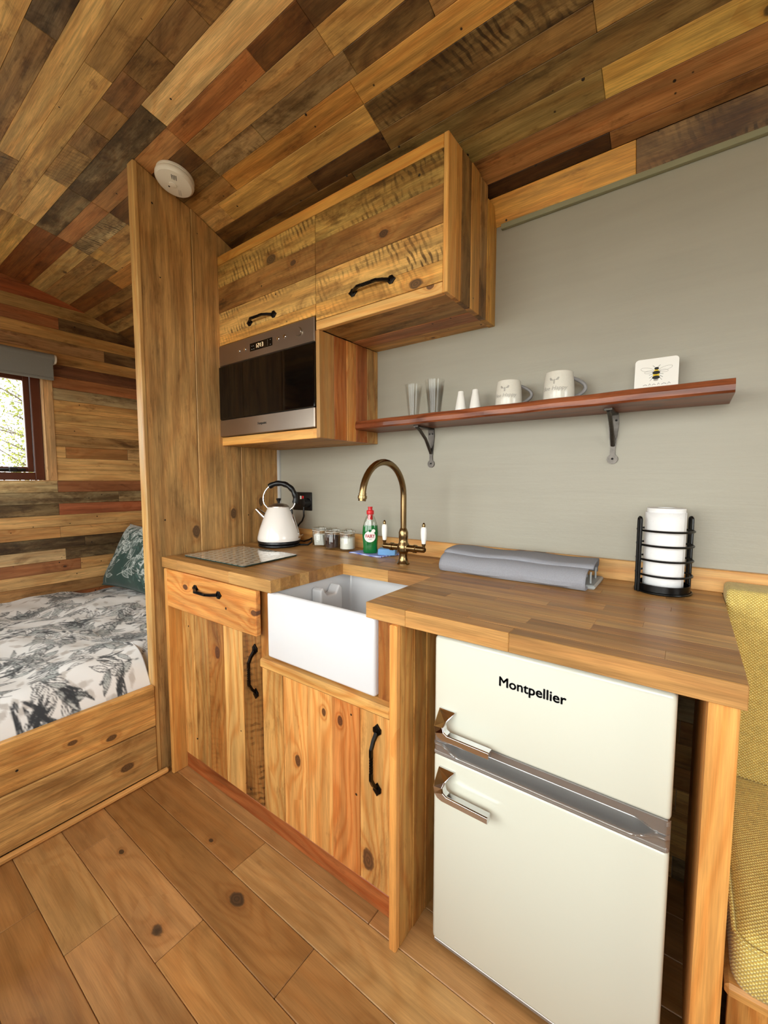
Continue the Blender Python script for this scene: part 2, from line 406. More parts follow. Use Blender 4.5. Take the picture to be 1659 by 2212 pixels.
def wall_paint():
    g = G('sage_grey_wall_paint'); P = g.obj()
    s1 = g.noise(g.vec('MULTIPLY', P, (2.0, 40.0, 26.0)), 1.0, 6.0, 0.62, 0.4); s2 = g.noise(P, 2.2, 3.0)
    c = g.scale(lin('#a29d8e'), g.math('ADD', g.math('MULTIPLY_ADD', s1, 0.16, 0.84), g.math('MULTIPLY', s2, 0.16)))
    g.t.links.new(c, g.p.inputs['Base Color']); g.p.inputs['Roughness'].default_value = 0.42; g.p.inputs['Specular IOR Level'].default_value = 0.35
    g.bump(g.math('ADD', s1, g.math('MULTIPLY', g.noise(P, 90.0, 3.0), 0.3)), 0.30, 0.003); return g.m
M_SAGE = wall_paint()

def weave(name, c1, c2, f):
    g = G(name); P = g.obj(); x, y, z = g.sep(P)
    u = g.math('MULTIPLY', x, f); v = g.math('MULTIPLY', g.math('ADD', y, z), f)
    jit = g.noise(P, 130.0, 2.0)
    k = g.math('MULTIPLY', g.math('SINE', g.math('ADD', u, g.math('MULTIPLY', jit, 1.6))), g.math('SINE', g.math('ADD', v, g.math('MULTIPLY', jit, 1.6))))
    m = g.ss(k, -0.35, 0.65)
    fl = g.noise(g.vec('MULTIPLY', P, (60.0, 60.0, 60.0)), 1.0, 2.0)
    c = g.mix(m, lin(c2), lin(c1)); c = g.scale(c, g.math('MULTIPLY_ADD', fl, 0.5, 0.75))
    g.t.links.new(c, g.p.inputs['Base Color']); g.p.inputs['Roughness'].default_value = 0.75; g.p.inputs['Sheen Weight'].default_value = 0.2
    g.bump(m, 0.9, 0.002); return g.m
M_YELLOW = weave('mustard_tweed', '#f4e28e', '#c2a246', 880.0)

def print_mat(name, rough=0.9):
    """a cloth whose printed colours come with the mesh"""
    g = G(name); a = g.attr('print', 'GEOMETRY')
    g.t.links.new(a.outputs['Color'], g.p.inputs['Base Color']); g.p.inputs['Roughness'].default_value = rough
    g.p.inputs['Sheen Weight'].default_value = 0.15; g.bump(g.noise(g.obj(), 500.0, 2.0), 0.15, 0.001); return g.m
M_PRINT = print_mat('printed_cotton')

def check_cloth():
    g = G('blue_check_cloth'); x, y, z = g.sep(g.obj())
    k = g.math('MULTIPLY', g.math('SINE', g.math('MULTIPLY', g.math('ADD', x, y), 700.0)), g.math('SINE', g.math('MULTIPLY', g.math('SUBTRACT', x, y), 700.0)))
    c = g.mix(g.ss(k, -0.2, 0.3), lin('#3f55b8'), lin('#c9d4f0')); g.t.links.new(c, g.p.inputs['Base Color']); g.p.inputs['Roughness'].default_value = 0.9; return g.m
M_CHECK = check_cloth()

def motif_glass():
    g = G('printed_glass_board'); x, y, z = g.sep(g.obj())
    # rows of small dark motifs on pale grey
    a = g.math('ADD', g.math('MULTIPLY', x, 30.0), g.math('MULTIPLY', g.math('FLOOR', g.math('MULTIPLY', y, 34.0)), 0.5))
    fx = g.math('SUBTRACT', g.math('FRACT', a), 0.5); fy = g.math('SUBTRACT', g.math('FRACT', g.math('MULTIPLY', y, 34.0)), 0.5)
    w1 = g.noise(g.obj(), 160.0, 3.0)
    d = g.math('ADD', g.math('SQRT', g.math('ADD', g.math('MULTIPLY', g.math('MULTIPLY', fx, fx), 3.4), g.math('MULTIPLY', g.math('MULTIPLY', fy, fy), 1.2))), g.math('MULTIPLY_ADD', w1, 0.5, -0.25))
    c = g.mix(g.ss(d, 0.20, 0.34), lin('#4f574c'), lin('#c9c8bd'))
    g.t.links.new(c, g.p.inputs['Base Color']); g.p.inputs['Roughness'].default_value = 0.04; g.p.inputs['Specular IOR Level'].default_value = 0.8; g.p.inputs['Coat Weight'].default_value = 0.6; g.p.inputs['Coat Roughness'].default_value = 0.02
    return g.m
M_BOARD = motif_glass()

def text_mesh(name, body, size, mat, parent, M, bold=0.0, depth=0.0004, align='LEFT', shear=0.0, dbl=0.0):
    cu = bpy.data.curves.new(name, 'FONT'); cu.body = body; cu.size = size; cu.extrude = depth; cu.offset = bold; cu.align_x = align; cu.shear = shear; cu.resolution_u = 3
    t = bpy.data.objects.new(name + '_curve', cu); COL.objects.link(t)
    dg = bpy.context.evaluated_depsgraph_get(); me = bpy.data.meshes.new_from_object(t.evaluated_get(dg))
    bpy.data.objects.remove(t, do_unlink=True); bpy.data.curves.remove(cu)
    if dbl:
        v0 = [tuple(v.co) for v in me.vertices]; f0 = [list(p.vertices) for p in me.polygons]; nv = len(v0)
        vv = v0[:]; ff = f0[:]
        for k, (dx, dy) in enumerate(((dbl, 0), (dbl * .5, dbl * .5), (dbl * .5, -dbl * .5))):
            vv += [(a + dx, b + dy, c) for a, b, c in v0]; ff += [[i + nv * (k + 1) for i in f] for f in f0]
        me = bpy.data.meshes.new(name); me.from_pydata(vv, [], ff); me.update()
    me.name = name; me.materials.clear(); me.materials.append(mat)
    o = bpy.data.objects.new(name, me); return link(o, parent, M)
def frame(origin, xdir, ydir):
    x = Vector(xdir).normalized(); y = Vector(ydir); y = (y - x * y.dot(x)).normalized(); z = x.cross(y); o = Vector(origin)
    return Matrix(((x.x, y.x, z.x, o.x), (x.y, y.y, z.y, o.y), (x.z, y.z, z.z, o.z), (0, 0, 0, 1)))

# ================================================================== STRUCTURE
def ceil_z(y): return 2.43 - 0.219 * (y + 1.1) ** 2
def struct(o): return tag(o, kind='structure')

# ---- floor: oak boards along the room
fl = struct(MB().box(XE - .1, XR + .1, YF - .1, 0.1, -0.08, -0.018, 0.0).build('floor', M_BACK))
FJ = {4: [0.655, -0.9, 2.1], 5: [0.217, -1.4, 1.45], 6: [0.579, -0.75, 1.95], 7: [-0.236, 0.280, 1.45], 8: [0.076, -1.2, 1.2], 9: [-0.125, 0.95, -1.35], 10: [0.4, -0.8]}
OAK = ['#a97c4b', '#a07342', '#b08250', '#9a6d3d', '#a97a45', '#b28854', '#956a3b']
FK = {(7, 1): (0.307, -0.832, 0, 0.020), (6, 0): (0.064, -0.775, 0, 0.007), (8, 1): (-0.035, -0.94, 0, 0.008), (7, 2): None}
yy = [0.0] + [-0.0115 - 0.1297 * k for k in range(1, 19)]
for k in range(17):
    y1, y0 = yy[k], yy[k + 1]
    if y0 < YF: y0 = YF
    if y1 <= YF: break
    xs = sorted(FJ.get(k, [-1.3 + 0.37 * (k * 7 % 5), 0.1 + 0.21 * (k * 3 % 4), 1.5 + 0.2 * (k % 3)]))
    xs = [XE] + xs + [XR]
    for i in range(len(xs) - 1):
        kn = None
        for kk in ((0.307, -0.832, 0, 0.017), (0.519, -0.905, 0, 0.007), (-0.035, -0.897, 0, 0.006), (0.064, -0.765, 0, 0.006), (0.80, -0.83, 0, 0.008), (-0.132, -0.962, 0, 0.007)):
            if xs[i] < kk[0] < xs[i + 1] and y0 < kk[1] < y1 and kn is None: kn = kk
        plank(fl, xs[i] + .0006, xs[i + 1] - .0006, y0 + .0006, y1 - .0006, -0.016, 0.0, 'x', '+z', M_FLOOR, OAK[(k * 3 + i * 2) % 7], 0.2, ch=0.0018, knot=kn)

# ---- curved boarded ceiling
prof = [ceil_z(-2.4 + 2.4 * i / 24.0) for i in range(25)]
pv = [(-2.4 + 2.4 * i / 24.0, prof[i] + 0.014) for i in range(25)]
ce = MB().prism(pv + [(y, z + 0.05) for y, z in pv[::-1]], XE - .1, XR + .1, 'x').build('ceiling', M_BACK); struct(ce)
TAN, LTAN, DK, BRN, ORG, GRY, OLV, RED, CHAR = '#c2995c', '#d3ad6c', '#6e4f2c', '#94703f', '#b37a3c', '#9a8660', '#8f7640', '#96582c', '#77664c'
CY = [-1.078, -1.007, -0.942, -0.868, -0.788, -0.706, -0.639, -0.567, -0.505, -0.438, -0.357, -0.298, -0.226, -0.157, -0.079, -0.036]
# per row: (x_end, colour, stain, saw); boards run from the end wall to x_end
CR = {
 0: [(-1.24, TAN, .25, 0), (-.17, '#a08052', .55, 0), (.47, CHAR, .85, .5), (XR, TAN, .3, 0)],
 1: [(-1.24, OLV, .3, .5), (-.815, '#97784a', .3, .9), (.47, LTAN, .2, 0), (1.1, TAN, .3, 0), (XR, BRN, .4, 0)],
 2: [(-1.24, TAN, .35, 0), (-.17, '#c9a262', .3, 0), (.47, '#a5804a', .35, 0), (1.1, BRN, .5, 0), (XR, TAN, .3, 0)],
 3: [(-1.24, '#cfa860', .15, 0), (-.812, LTAN, .15, 0), (-.555, '#b3915a', .35, .3), (-.404, '#a98654', .55, 0), (-.252, '#94703f', .4, 0), (-.10, '#86613a', .4, 0), (.048, '#9a7644', .65, 0), (.23, '#8f6c40', .45, 0), (.47, '#8a6638', .55, .5), (1.1, TAN, .4, 0), (XR, BRN, .4, 0)],
 4: [(-1.24, '#84512a', .3, 0), (-.812, '#93805a', .8, .1), (-.166, '#8c7a58', .95, 0), (.47, '#dcb87c', .05, 0), (1.1, LTAN, .2, 0), (XR, TAN, .3, 0)],
 5: [(-1.24, '#8a5228', .35, 0), (-.81, '#a87648', .2, 0), (-.172, '#a97a4a', .2, 0), (.268, '#a36a38', .2, 0), (.468, '#7a5026', .45, 0), (1.1, DK, .5, 0), (XR, BRN, .4, 0)],
 6: [(-1.25, '#c2a062', .25, 0), (-.807, '#c0a878', .6, .95), (-.172, '#6e4c2a', .5, 0), (.47, '#ba9258', .5, 0), (1.1, '#c39a58', .45, 0), (XR, TAN, .3, 0)],
 7: [(-1.25, '#a88350', .45, 0), (-1.139, '#c39c58', .4, 0), (-.807, TAN, .4, 0), (-.172, '#8a6a3e', .6, .2), (.10, '#a08458', .75, .7), (.50, '#a3875a', .7, 0), (.75, '#8a6c40', .85, 0), (1.1, '#b88a50', .4, 0), (XR, TAN, .35, 0)],
 8: [(-1.24, '#a3804c', .4, 0), (-.6, '#c49a58', .3, 0), (-.166, '#9c7440', .3, 0), (.47, '#bb853f', .25, 0), (1.1, '#c9964c', .15, 0), (XR, TAN, .3, 0)],
 9: [(-1.385, '#7a4c24', .3, 0), (-.8, '#b07a3c', .2, 0), (-.3, TAN, .3, 0), (.469, '#cb9d54', .2, 0), (1.1, '#8e7346', .7, .95), (XR, TAN, .4, .4)],
 10: [(-1.3, '#96703e', .5, 0), (-.8, '#a57c42', .4, 0), (.14, '#7c562c', .5, 0), (.47, '#5f4122', .55, 0), (1.08, '#8d6a3a', .5, 0), (XR, '#b08c50', .3, 0)],
 11: [(-1.3, '#8a5c30', .4, 0), (-.5, TAN, .35, 0), (.3, '#7a5428', .5, 0), (1.5, '#80663a', .5, 0), (XR, BRN, .3, 0)],
 12: [(-1.3, '#a58450', .6, 0), (-.5, TAN, .35, 0), (.3, BRN, .5, 0), (1.08, '#9a7f48', .45, 0), (XR, '#cba455', .12, 0)],
 13: [(-1.3, '#7a542c', .4, 0), (-.5, TAN, .35, 0), (.3, BRN, .4, 0), (1.5, '#a06e3e', .3, 0), (XR, BRN, .3, 0)],
 14: [(-1.3, '#8a6236', .4, 0), (-.5, TAN, .35, 0), (.3, BRN, .4, 0), (1.08, '#4e3219', .6, 0), (1.6, '#93663a', .45, 0), (XR, BRN, .3, 0)],
}
def ceil_board(xa, xb, ya, yb, col, st, sw, za=None, zb=None):
    za = ceil_z(ya) if za is None else za; zb = ceil_z(yb) if zb is None else zb
    mid = Vector(((xa + xb) / 2, (ya + yb) / 2, (za + zb) / 2)); wy = Vector((0, yb - ya, zb - za)); W = wy.length
    Mx = frame(mid, (1, 0, 0), tuple(-wy)); t = 0.014        # local z looks down into the room
    nz = Vector((Mx[0][2], Mx[1][2], Mx[2][2])); Mx = Matrix.Translation(nz * (-t / 2 + random.uniform(-.0006, .0006))) @ Mx
    V, Fc = cbox(xb - xa - .0008, W - .0006, t, 0.0012)
    o = MB().add(V, Fc).build('plank', M_CEIL, ce, Mx); finish(o, col, st, sw); return o
for k in range(15):
    xa = XE
    for xb, col, st, sw in CR[k]:
        ceil_board(xa, xb, CY[k], CY[k + 1], col, st, sw); xa = xb
# last sloping row down to the wall
xa = XE
for xb, col, st, sw in [(-1.2, TAN, .3, 0), (-.4, BRN, .3, 0), (.5, TAN, .3, 0), (1.143, '#d39a44', .2, 0), (1.8, '#8a6a40', .5, 1.0), (XR, BRN, .4, .5)]:
    ceil_board(xa, xb, -0.036, -0.004, col, st, sw, ceil_z(-0.036), 2.098); xa = xb
# rows over and behind the camera
y1 = CY[0]; k = 0
while y1 > YF + .02:
    y0 = max(y1 - 0.0715, YF); xa = XE
    for xb in (-1.24, -.17 if k % 2 else -.815, .47 if k % 2 else .15, 1.1, 1.9, XR):
        ceil_board(xa, xb, y0, y1, random.choice([TAN, LTAN, BRN, '#a5834e', '#b5905a', GRY, ORG]), random.uniform(.1, .6), random.choice([0, 0, 0, .7])); xa = xb
    y1 = y0; k += 1

# ---- back wall, painted panel
Z0_ = 1.205 - 17 * .0735
wb = struct(MB().box(XE - .1, XR + .1, 0.0, 0.09, -.08, 2.6, 0.0).build('wall_back', M_SAGE))
for i, zz in enumerate(np.arange(0.0, 0.85, 0.0715)):         # boarding low down behind the refrigerator
    for xa, xb in ((0.76, 1.32 - .1 * (i % 3)), (1.32 - .1 * (i % 3), 1.9)):
        plank(wb, xa + .0006, xb - .0006, -0.012, 0.0, zz + .0006, zz + .0709, 'x', '-y', M_WALLW, random.choice([TAN, BRN, GRY, '#8a6236']), random.uniform(.2, .6))
for k in range(6, 30):                                       # boarding on the bedroom side of the back wall
    za, zb = Z0_ + k * .0735, Z0_ + (k + 1) * .0735; xm = (-1.24, -.95, -1.45)[k % 3]
    if zb > 2.09: break
    for xa, xb in ((XE + .002, xm), (xm, -.53)):
        plank(wb, xa + .0006, xb - .0006, -0.012, 0.0, za + .0006, zb - .0006, 'x', '-y', M_WALLW, random.choice([TAN, BRN, '#b98f58', '#a8804e', '#94683c', GRY]), random.uniform(.1, .6))
struct(MB().box(0.74, XR, -0.016, -0.002, 2.082, 2.099, .001).build('trim_1', M_TRIMG))
plank(None, -0.46, XR, -0.021, 0.0, 0.8995, 0.962, 'x', '-y', M_PINE, '#d8a766', .3, name='baseboard_back', ch=.002, knot=(0.903, -0.02, 0.962, 0.013)).__setitem__('kind', 'structure')
struct(MB().box(-0.476, -0.458, -0.014, 0.0, 0.9, 1.5, .002).build('trim_2', M_WHITETR))

# ---- end wall with the bed window
WY0, WY1, WZ0, WZ1 = -1.42, -0.597, 1.206, 1.90               # window opening
wl = MB()
wl.box(XE - .12, XE - .012, YF, WY0, -.08, 2.6, 0); wl.box(XE - .12, XE - .012, WY1, 0.05, -.08, 2.6, 0)
wl.box(XE - .12, XE - .012, WY0, WY1, -.08, WZ0, 0); wl.box(XE - .12, XE - .012, WY0, WY1, WZ1, 2.6, 0)
wl = struct(wl.build('wall_left', M_BACK))
BEDW = ['#c09a62', '#a8804e', '#94683c', '#b98f58', '#8b7650', '#a3582f', '#caa266', '#94562e']
SPEC = {16: [(-.553, '#c0a878', .5), (0.02, '#8a5836', .15)], 14: [(-.553, '#87714c', .7), (0.02, '#9c5a38', .15)], 15: [(-.2, '#93805c', .6), (0.02, '#a08a62', .5)],
        13: [(0.02, '#c79c62', .15)], 12: [(-.553, '#b5854e', .15), (0.02, '#bb9058', .2)], 11: [(-.42, '#84704e', .8), (0.02, '#77603f', .8)], 10: [(-.53, '#c4a577', .3), (0.02, '#84704e', .75)],
        9: [(-.45, '#a0683f', .15), (0.02, '#c2935a', .2)], 8: [(0.02, '#cfa46a', .1)], 7: [(-.3, '#a87c4a', .3), (.02, '#96622f', .3)],
        26: [(-.553, '#96683c', .3), (0.02, '#6e452c', .35)], 25: [(0.02, '#a0683e', .3)], 24: [(0.02, '#a59068', .5)], 23: [(0.02, '#c79a5c', .25)], 22: [(0.02, '#cda364', .15)], 21: [(0.02, '#c59a5e', .2)],
        20: [(0.02, '#a98350', .45)], 19: [(-.50, '#c79c60', .1), (-.13, '#a0703f', .15), (.02, '#c9a068', .2)], 18: [(0.02, '#cda468', .15)], 17: [(0.02, '#caa064', .15)],
        27: [(0.02, '#b88a50', .2)], 28: [(-.25, '#a57c50', .4), (0.02, '#7f6240', .6)], 29: [(0.02, '#b98c50', .2)], 30: [(-.5, '#a3663c', .3), (0.02, '#7a5e3c', .6)], 31: [(0.02, '#b08a52', .25)]}
PZ = 0.0735; Z0 = 1.205 - 17 * PZ
for k in range(-1, 34):
    za, zb = Z0 + k * PZ, Z0 + (k + 1) * PZ
    if zb <= 0: continue
    za = max(za, 0.0)
    segs = list(SPEC.get(k, [(-.9, random.choice(BEDW), .3), (-.35, random.choice(BEDW), .4), (0.02, random.choice(BEDW), .3)]))
    ya = YF; first = [(-1.55, random.choice(BEDW), random.uniform(.1, .5))] + segs
    for yb, col, st in first:
        a, b = ya, min(yb, 0.0); ya = yb
        pieces = [(a, b)]
        if zb > WZ0 + .01 and za < WZ1 - .01:
            pieces = []
            if a < WY0 - .07: pieces.append((a, min(b, WY0 - .07)))
            if b > WY1 + .045: pieces.append((max(a, WY1 + .045), b))
        for p, q in pieces:
            if q - p < .01: continue
            # stay under the curved ceiling
            top = min(zb, max(ceil_z(p), ceil_z(q), ceil_z(-1.1) if p < -1.1 < q else 0) + .004)
            if top - za < .01: continue
            plank(wl, XE - .012, XE + random.uniform(-.001, .001), p + .0006, q - .0006, za + .0006, top - .0006, 'y', '+x', M_WALLW, col, st)
# casing and reveal round the window
for (a, b, c, d, al) in ((WY1, WY1 + .045, WZ0 - .002, WZ1 + .05, 'z'), (WY0 - .07, WY0, WZ0 - .002, WZ1 + .05, 'z'), (WY0, WY1, WZ1, WZ1 + .05, 'y')):
    plank(wl, XE - .012, XE + .004, a, b, c, d, al, '+x', M_WALLW, '#c39a68', .15, name='window_casing')
plank(wl, XE - .115, XE + .003, WY1 - .006, WY1, WZ0, WZ1, 'z', '-y', M_WALLW, '#c39a68', .1, name='window_reveal')
plank(wl, XE - .115, XE + .003, WY0, WY0 + .006, WZ0, WZ1, 'z', '+y', M_WALLW, '#c39a68', .1, name='window_reveal')
plank(wl, XE - .115, XE + .006, WY0, WY1, WZ0 - .004, WZ0 + .002, 'y', '+z', M_WALLW, '#c39a68', .1, name='window_sill')

def window(name, x_or_y, a0, a1, z0, z1, axis):
    """mahogany casement in an opening; axis x: wall plane x = const"""
    fr = MB(); t = .048; d0, d1 = -.03, .02
    def bx(m, p0, p1, q0, q1, e0, e1, c=.003):
        if axis == 'x': m.box(x_or_y + e0, x_or_y + e1, p0, p1, q0, q1, c)
        else: m.box(p0, p1, x_or_y + e0, x_or_y + e1, q0, q1, c)
    bx(fr, a0, a0 + t, z0, z1, d0, d1); bx(fr, a1 - t, a1, z0, z1, d0, d1); bx(fr, a0 + t, a1 - t, z0, z0 + t, d0, d1); bx(fr, a0 + t, a1 - t, z1 - t, z1, d0, d1)
    f = struct(fr.build(name, M_MAHOG))
    s = MB(); b0, b1 = a0 + t + .002, a1 - t - .002; y0, y1 = z0 + t + .002, z1 - t - .002; u = .032
    bx(s, b0, b0 + u, y0, y1, -.022, .010); bx(s, b1 - u, b1, y0, y1, -.022, .010); bx(s, b0 + u, b1 - u, y0, y0 + u, -.022, .010); bx(s, b0 + u, b1 - u, y1 - u, y1, -.022, .010)
    s.build('sash', M_MAHOG, f)
    p = MB(); bx(p, b0 + u - .003, b1 - u + .003, y0 + u - .003, y1 - u + .003, -.010, -.006, 0); p.build('window_pane', M_PANE, f)
    return f, (b0 + u, b1 - u, y0 + u, y1 - u)
w1, inn = window('window_1', XE - .06, WY0 + .006, WY1 - .008, WZ0 + .003, WZ1, 'x')
hd = MB(); hd.box(XE - .052, XE - .034, -0.90, -0.70, WZ0 + .058, WZ0 + .075, .004); hd.box(XE - .052, XE - .028, -.78, -.74, WZ0 + .052, WZ0 + .082, .004)
hd.build('window_handle', M_BLACK, w1)

# ---- front wall (behind the camera) with glazed doors and a window over the bed, right wall with a window
def wall_with_holes(name, axis, pos, thick, lo, hi, holes, mat):
    m = MB(); holes = sorted(holes); cur = lo
    def bx(a, b, z0, z1):
        if b - a < 1e-4 or z1 - z0 < 1e-4: return
        if axis == 'y': m.box(a, b, pos - thick, pos, z0, z1, 0)
        else: m.box(pos, pos + thick, a, b, z0, z1, 0)
    for a, b, z0, z1 in holes:
        bx(cur, a, -.08, 2.6); bx(a, b, -.08, z0); bx(a, b, z1, 2.6); cur = b
    bx(cur, hi, -.08, 2.6); return struct(m.build(name, mat))
M_INT = wood('boarded_wall_wood', nails=0.05, knots=0.1)
wf = wall_with_holes('wall_front', 'y', YF, .10, XE - .1, XR + .1, [(-1.7, -.6, 1.13, 1.88), (-0.4, 2.2, 0.0, 2.05)], M_INT); wf.color = (*lin('#b08a58'), .3)
wr = wall_with_holes('wall_right', 'x', XR, .10, YF - .1, 0.1, [(-1.65, -.55, 1.05, 1.95)], M_INT); wr.color = (*lin('#b08a58'), .3)
window('window_2', YF - .05, -1.7, -.6, 1.13, 1.88, 'y'); window('window_3', XR + .05, -1.65, -.55, 1.05, 1.95, 'x')
for n, (a, b) in enumerate(((-0.4, 0.9), (0.9, 2.2))):
    d = MB()
    d.box(a + .002, a + .08, YF - .07, YF - .03, .005, 2.045, .003); d.box(b - .08, b - .002, YF - .07, YF - .03, .005, 2.045, .003)
    d.box(a + .08, b - .08, YF - .07, YF - .03, .005, .86, .003); d.box(a + .08, b - .08, YF - .07, YF - .03, 1.965, 2.045, .003)  # unseen lower panel made solid to hold back daylight low in the room
    d = struct(d.build('door_%d' % (n + 1), M_MAHOG)); MB().box(a + .078, b - .078, YF - .053, YF - .047, .858, 1.967, 0).build('door_pane', M_PANE, d)

# ---- partition between bed and kitchen: wide boards, slightly splayed
PA, PB = Vector((-0.403, -0.700, 0)), Vector((-0.473, 0.0, 0)); pd = (PB - PA).normalized(); pl = (PB - PA).length; pn = Vector((pd.y, -pd.x, 0))
pt = MB()
pm = frame(PA, tuple(pd), (0, 0, 1))   # local x along, y up, z = x cross y
pz = 1.0 if Vector((pm[0][2], pm[1][2], 0)).dot(pn) > 0 else -1.0
def part_poly(u0, u1, zt=0.0): 
    ya, yb = (PA + pd * u0).y, (PA + pd * u1).y
    return [(u0, 0.0), (u1, 0.0), (u1, ceil_z(yb) - .001 - zt), (u0, ceil_z(ya) - .001 - zt)]
core = MB().prism(part_poly(0.004, pl), -.036 * pz, -.019 * pz, 'z'); core = core.build('wall_partition', M_PART, None, pm); struct(core); core.color = (*lin('#a97f48'), .3)
def part_board(u0, u1, c0, c1, col, st, kn=None, name='board'):
    P = part_poly(u0 + .0008, u1 - .0008); L = (P[2][1] + P[3][1]) / 2
    # local x up the board so that the grain runs upwards
    o3 = PA + pd * ((u0 + u1) / 2) + Vector((0, 0, L / 2)); Mb = frame(o3, (0, 0, 1), tuple(-pd))
    m = MB(); s = 1.0 if Vector((Mb[0][2], Mb[1][2], 0)).dot(pn) > 0 else -1.0
    uc = (u0 + u1) / 2; pol = [(p[1] - L / 2, -(p[0] - uc)) for p in P]; ch = .002
    cx = sum(p[0] for p in pol) / 4; cy = sum(p[1] for p in pol) / 4
    ins = [(p[0] - math.copysign(ch, p[0] - cx), p[1] - math.copysign(ch, p[1] - cy)) for p in pol]
    V = [(a, b, s * c0) for a, b in pol] + [(a, b, s * (c1 - ch)) for a, b in pol] + [(a, b, s * c1) for a, b in ins]
    Fc = [[0, 1, 2, 3], [8, 9, 10, 11]] + [[i, (i + 1) % 4, 4 + (i + 1) % 4, 4 + i] for i in range(4)] + [[4 + i, 4 + (i + 1) % 4, 8 + (i + 1) % 4, 8 + i] for i in range(4)]
    m.add(V, Fc); o = m.build(name, M_PART, core, Mb); finish(o, col, st)
    if kn: o['knot'] = local_knot(Mb, kn)
    return o
us = [0.0, 0.222, 0.452, pl]
for i, (col, st) in enumerate((('#bc9259', .32), ('#ba9058', .28), ('#b88e56', .32))):
    kn = {0: (-.42, -.50, .985, .018), 1: (-.43, -.30, 1.05, .016), 2: (-.45, -.13, 1.1, .014)}[i]
    part_board(us[i], us[i + 1], -.019, -.006 + .003 * i, col, st, kn)
for i in range(3): part_board(us[i], us[i + 1], -.052, -.036, '#a98450', .35)
struct(plank(None, -0.450, -0.404, -0.716, -0.699, 0, ceil_z(-.70) - .002, 'z', '-y', M_PINE, '#c39a5e', .2, name='trim_3', ch=.003))

# ================================================================== KITCHEN
# ---- base cabinet
bc = thing('base_cabinet', 'pine base cabinet with plank doors, a drawer and black iron handles under the sink', 'cabinet', (0.2, -0.35, 0))
def B(x0, x1, y0, y1, z0, z1, al, fc, col, st=.2, mat=None, name='board', parent=None, **kw):
    return plank(parent or bc, x0, x1, y0, y1, z0, z1, al, fc, mat or M_PINE, col, st, name=name, **kw)
B(-0.372, -0.353, -0.676, -0.02, 0, .8585, 'z', '+x', '#d59a52', .15, name='end_panel', ch=.003)
B(0.735, 0.757, -0.678, -0.657, 0, .8585, 'z', '-y', '#dc9c54', .12, name='corner_post', ch=.003)
for i, (a, b) in enumerate(((-.657, -.598), (-.598, -.537), (-.537, -.42), (-.42, -.22), (-.22, -.02))):
    B(0.738, 0.757 + .002 * min(i, 3), a + .0008, b - .0008, 0, .8585, 'z', '+x', ['#c4914e', '#bc8a48', '#b98848', '#c08e4c', '#bc8a48'][i], .35, M_DOOR, name='side_board')
B(-0.353, 0.735, -0.600, -0.585, .068, .60, 'x', '-y', '#7a5530', .3, name='carcass_back')
B(-0.353, 0.735, -0.617, -0.590, 0.0, .067, 'x', '-y', '#ab6233', .25, M_DOOR, name='toe_kick', ch=.003)
dr = B(-0.351, 0.213, -0.676, -0.655, .708, .8575, 'x', '-y', '#d4934c', .1, M_DOOR, name='drawer', ch=.003, knot=(-0.211, -.676, .807, .0105), knot2=(0.203, -.676, .785, .0095))
B(-0.351, 0.188, -0.655, -0.600, .712, .85, 'x', '-y', '#8a6236', .2, name='drawer_box')
B(0.190, 0.2345, -0.640, -0.60, .60, .8575, 'z', '-y', '#b07a3e', .4, M_DOOR, name='filler_board')
B(0.674, 0.735, -0.640, -0.59, .60, .8575, 'z', '-y', '#9c6430', .4, M_DOOR, name='filler_board')
B(0.214, 0.733, -0.668, -0.60, .606, .638, 'x', '-y', '#cf9c58', .2, M_DOOR, name='sink_rail', ch=.006)

def iron_handle(parent, c, length, along, out=(0, -1, 0)):
    """black iron pull with a twisted middle and two diamond back plates"""
    L = length / 2; m = MB(); al = Vector(along); ou = Vector(out); sd = ou.cross(al); c = Vector(c)
    s = [-L, -L + .004, -L + .016, -L + .034] + [-L * .55 + L * 1.1 * i / 30 for i in range(31)] + [L - .034, L - .016, L - .004, L]
    h = [.004, .007, .018, .027] + [.028] * 31 + [.027, .018, .007, .004]
    tw = [0] * 4 + [math.pi * 3 * min(1, max(0, (i - 7) / 16.0)) for i in range(31)] + [math.pi * 3] * 4
    r = [.0068, .0068, .0062, .0058] + [.0058] * 31 + [.0058, .0062, .0068, .0068]
    m.tube([c + al * a + ou * b for a, b in zip(s, h)], r, 4, square=True, twist=tw, up=tuple(ou))
    for e in (-1, 1):
        pc = c + al * (e * (L + .006)); q = [(0, -.019), (.008, -.010), (.013, -.006), (.013, .006), (.008, .010), (0, .019), (-.008, .010), (-.013, .006), (-.013, -.006), (-.008, -.010)]
        V = []; n = len(q)
        for dd, k in ((0, 1.0), (.0035, 1.0), (.0048, .82)):
            for a, b in q: V.append(pc + sd * a * k + al * b * k + ou * dd)
        Fc = [list(range(n)), [2 * n + i for i in range(n)]] + [[l * n + i, l * n + (i + 1) % n, (l + 1) * n + (i + 1) % n, (l + 1) * n + i] for l in (0, 1) for i in range(n)]
        m.add(V, Fc)
        m.add([pc + ou * .0048 + sd * (.003 * math.cos(t)) + al * (.003 * math.sin(t)) for t in [i * math.pi / 4 for i in range(8)]] + [pc + ou * .0062], [[i, (i + 1) % 8, 8] for i in range(8)], None, True)
    o = m.build('handle', M_IRON, parent); o['label'] = 'blackened iron handle with a twisted middle'; return o
iron_handle(dr, (-0.0645, -.676, .812), .136, (1, 0, 0))

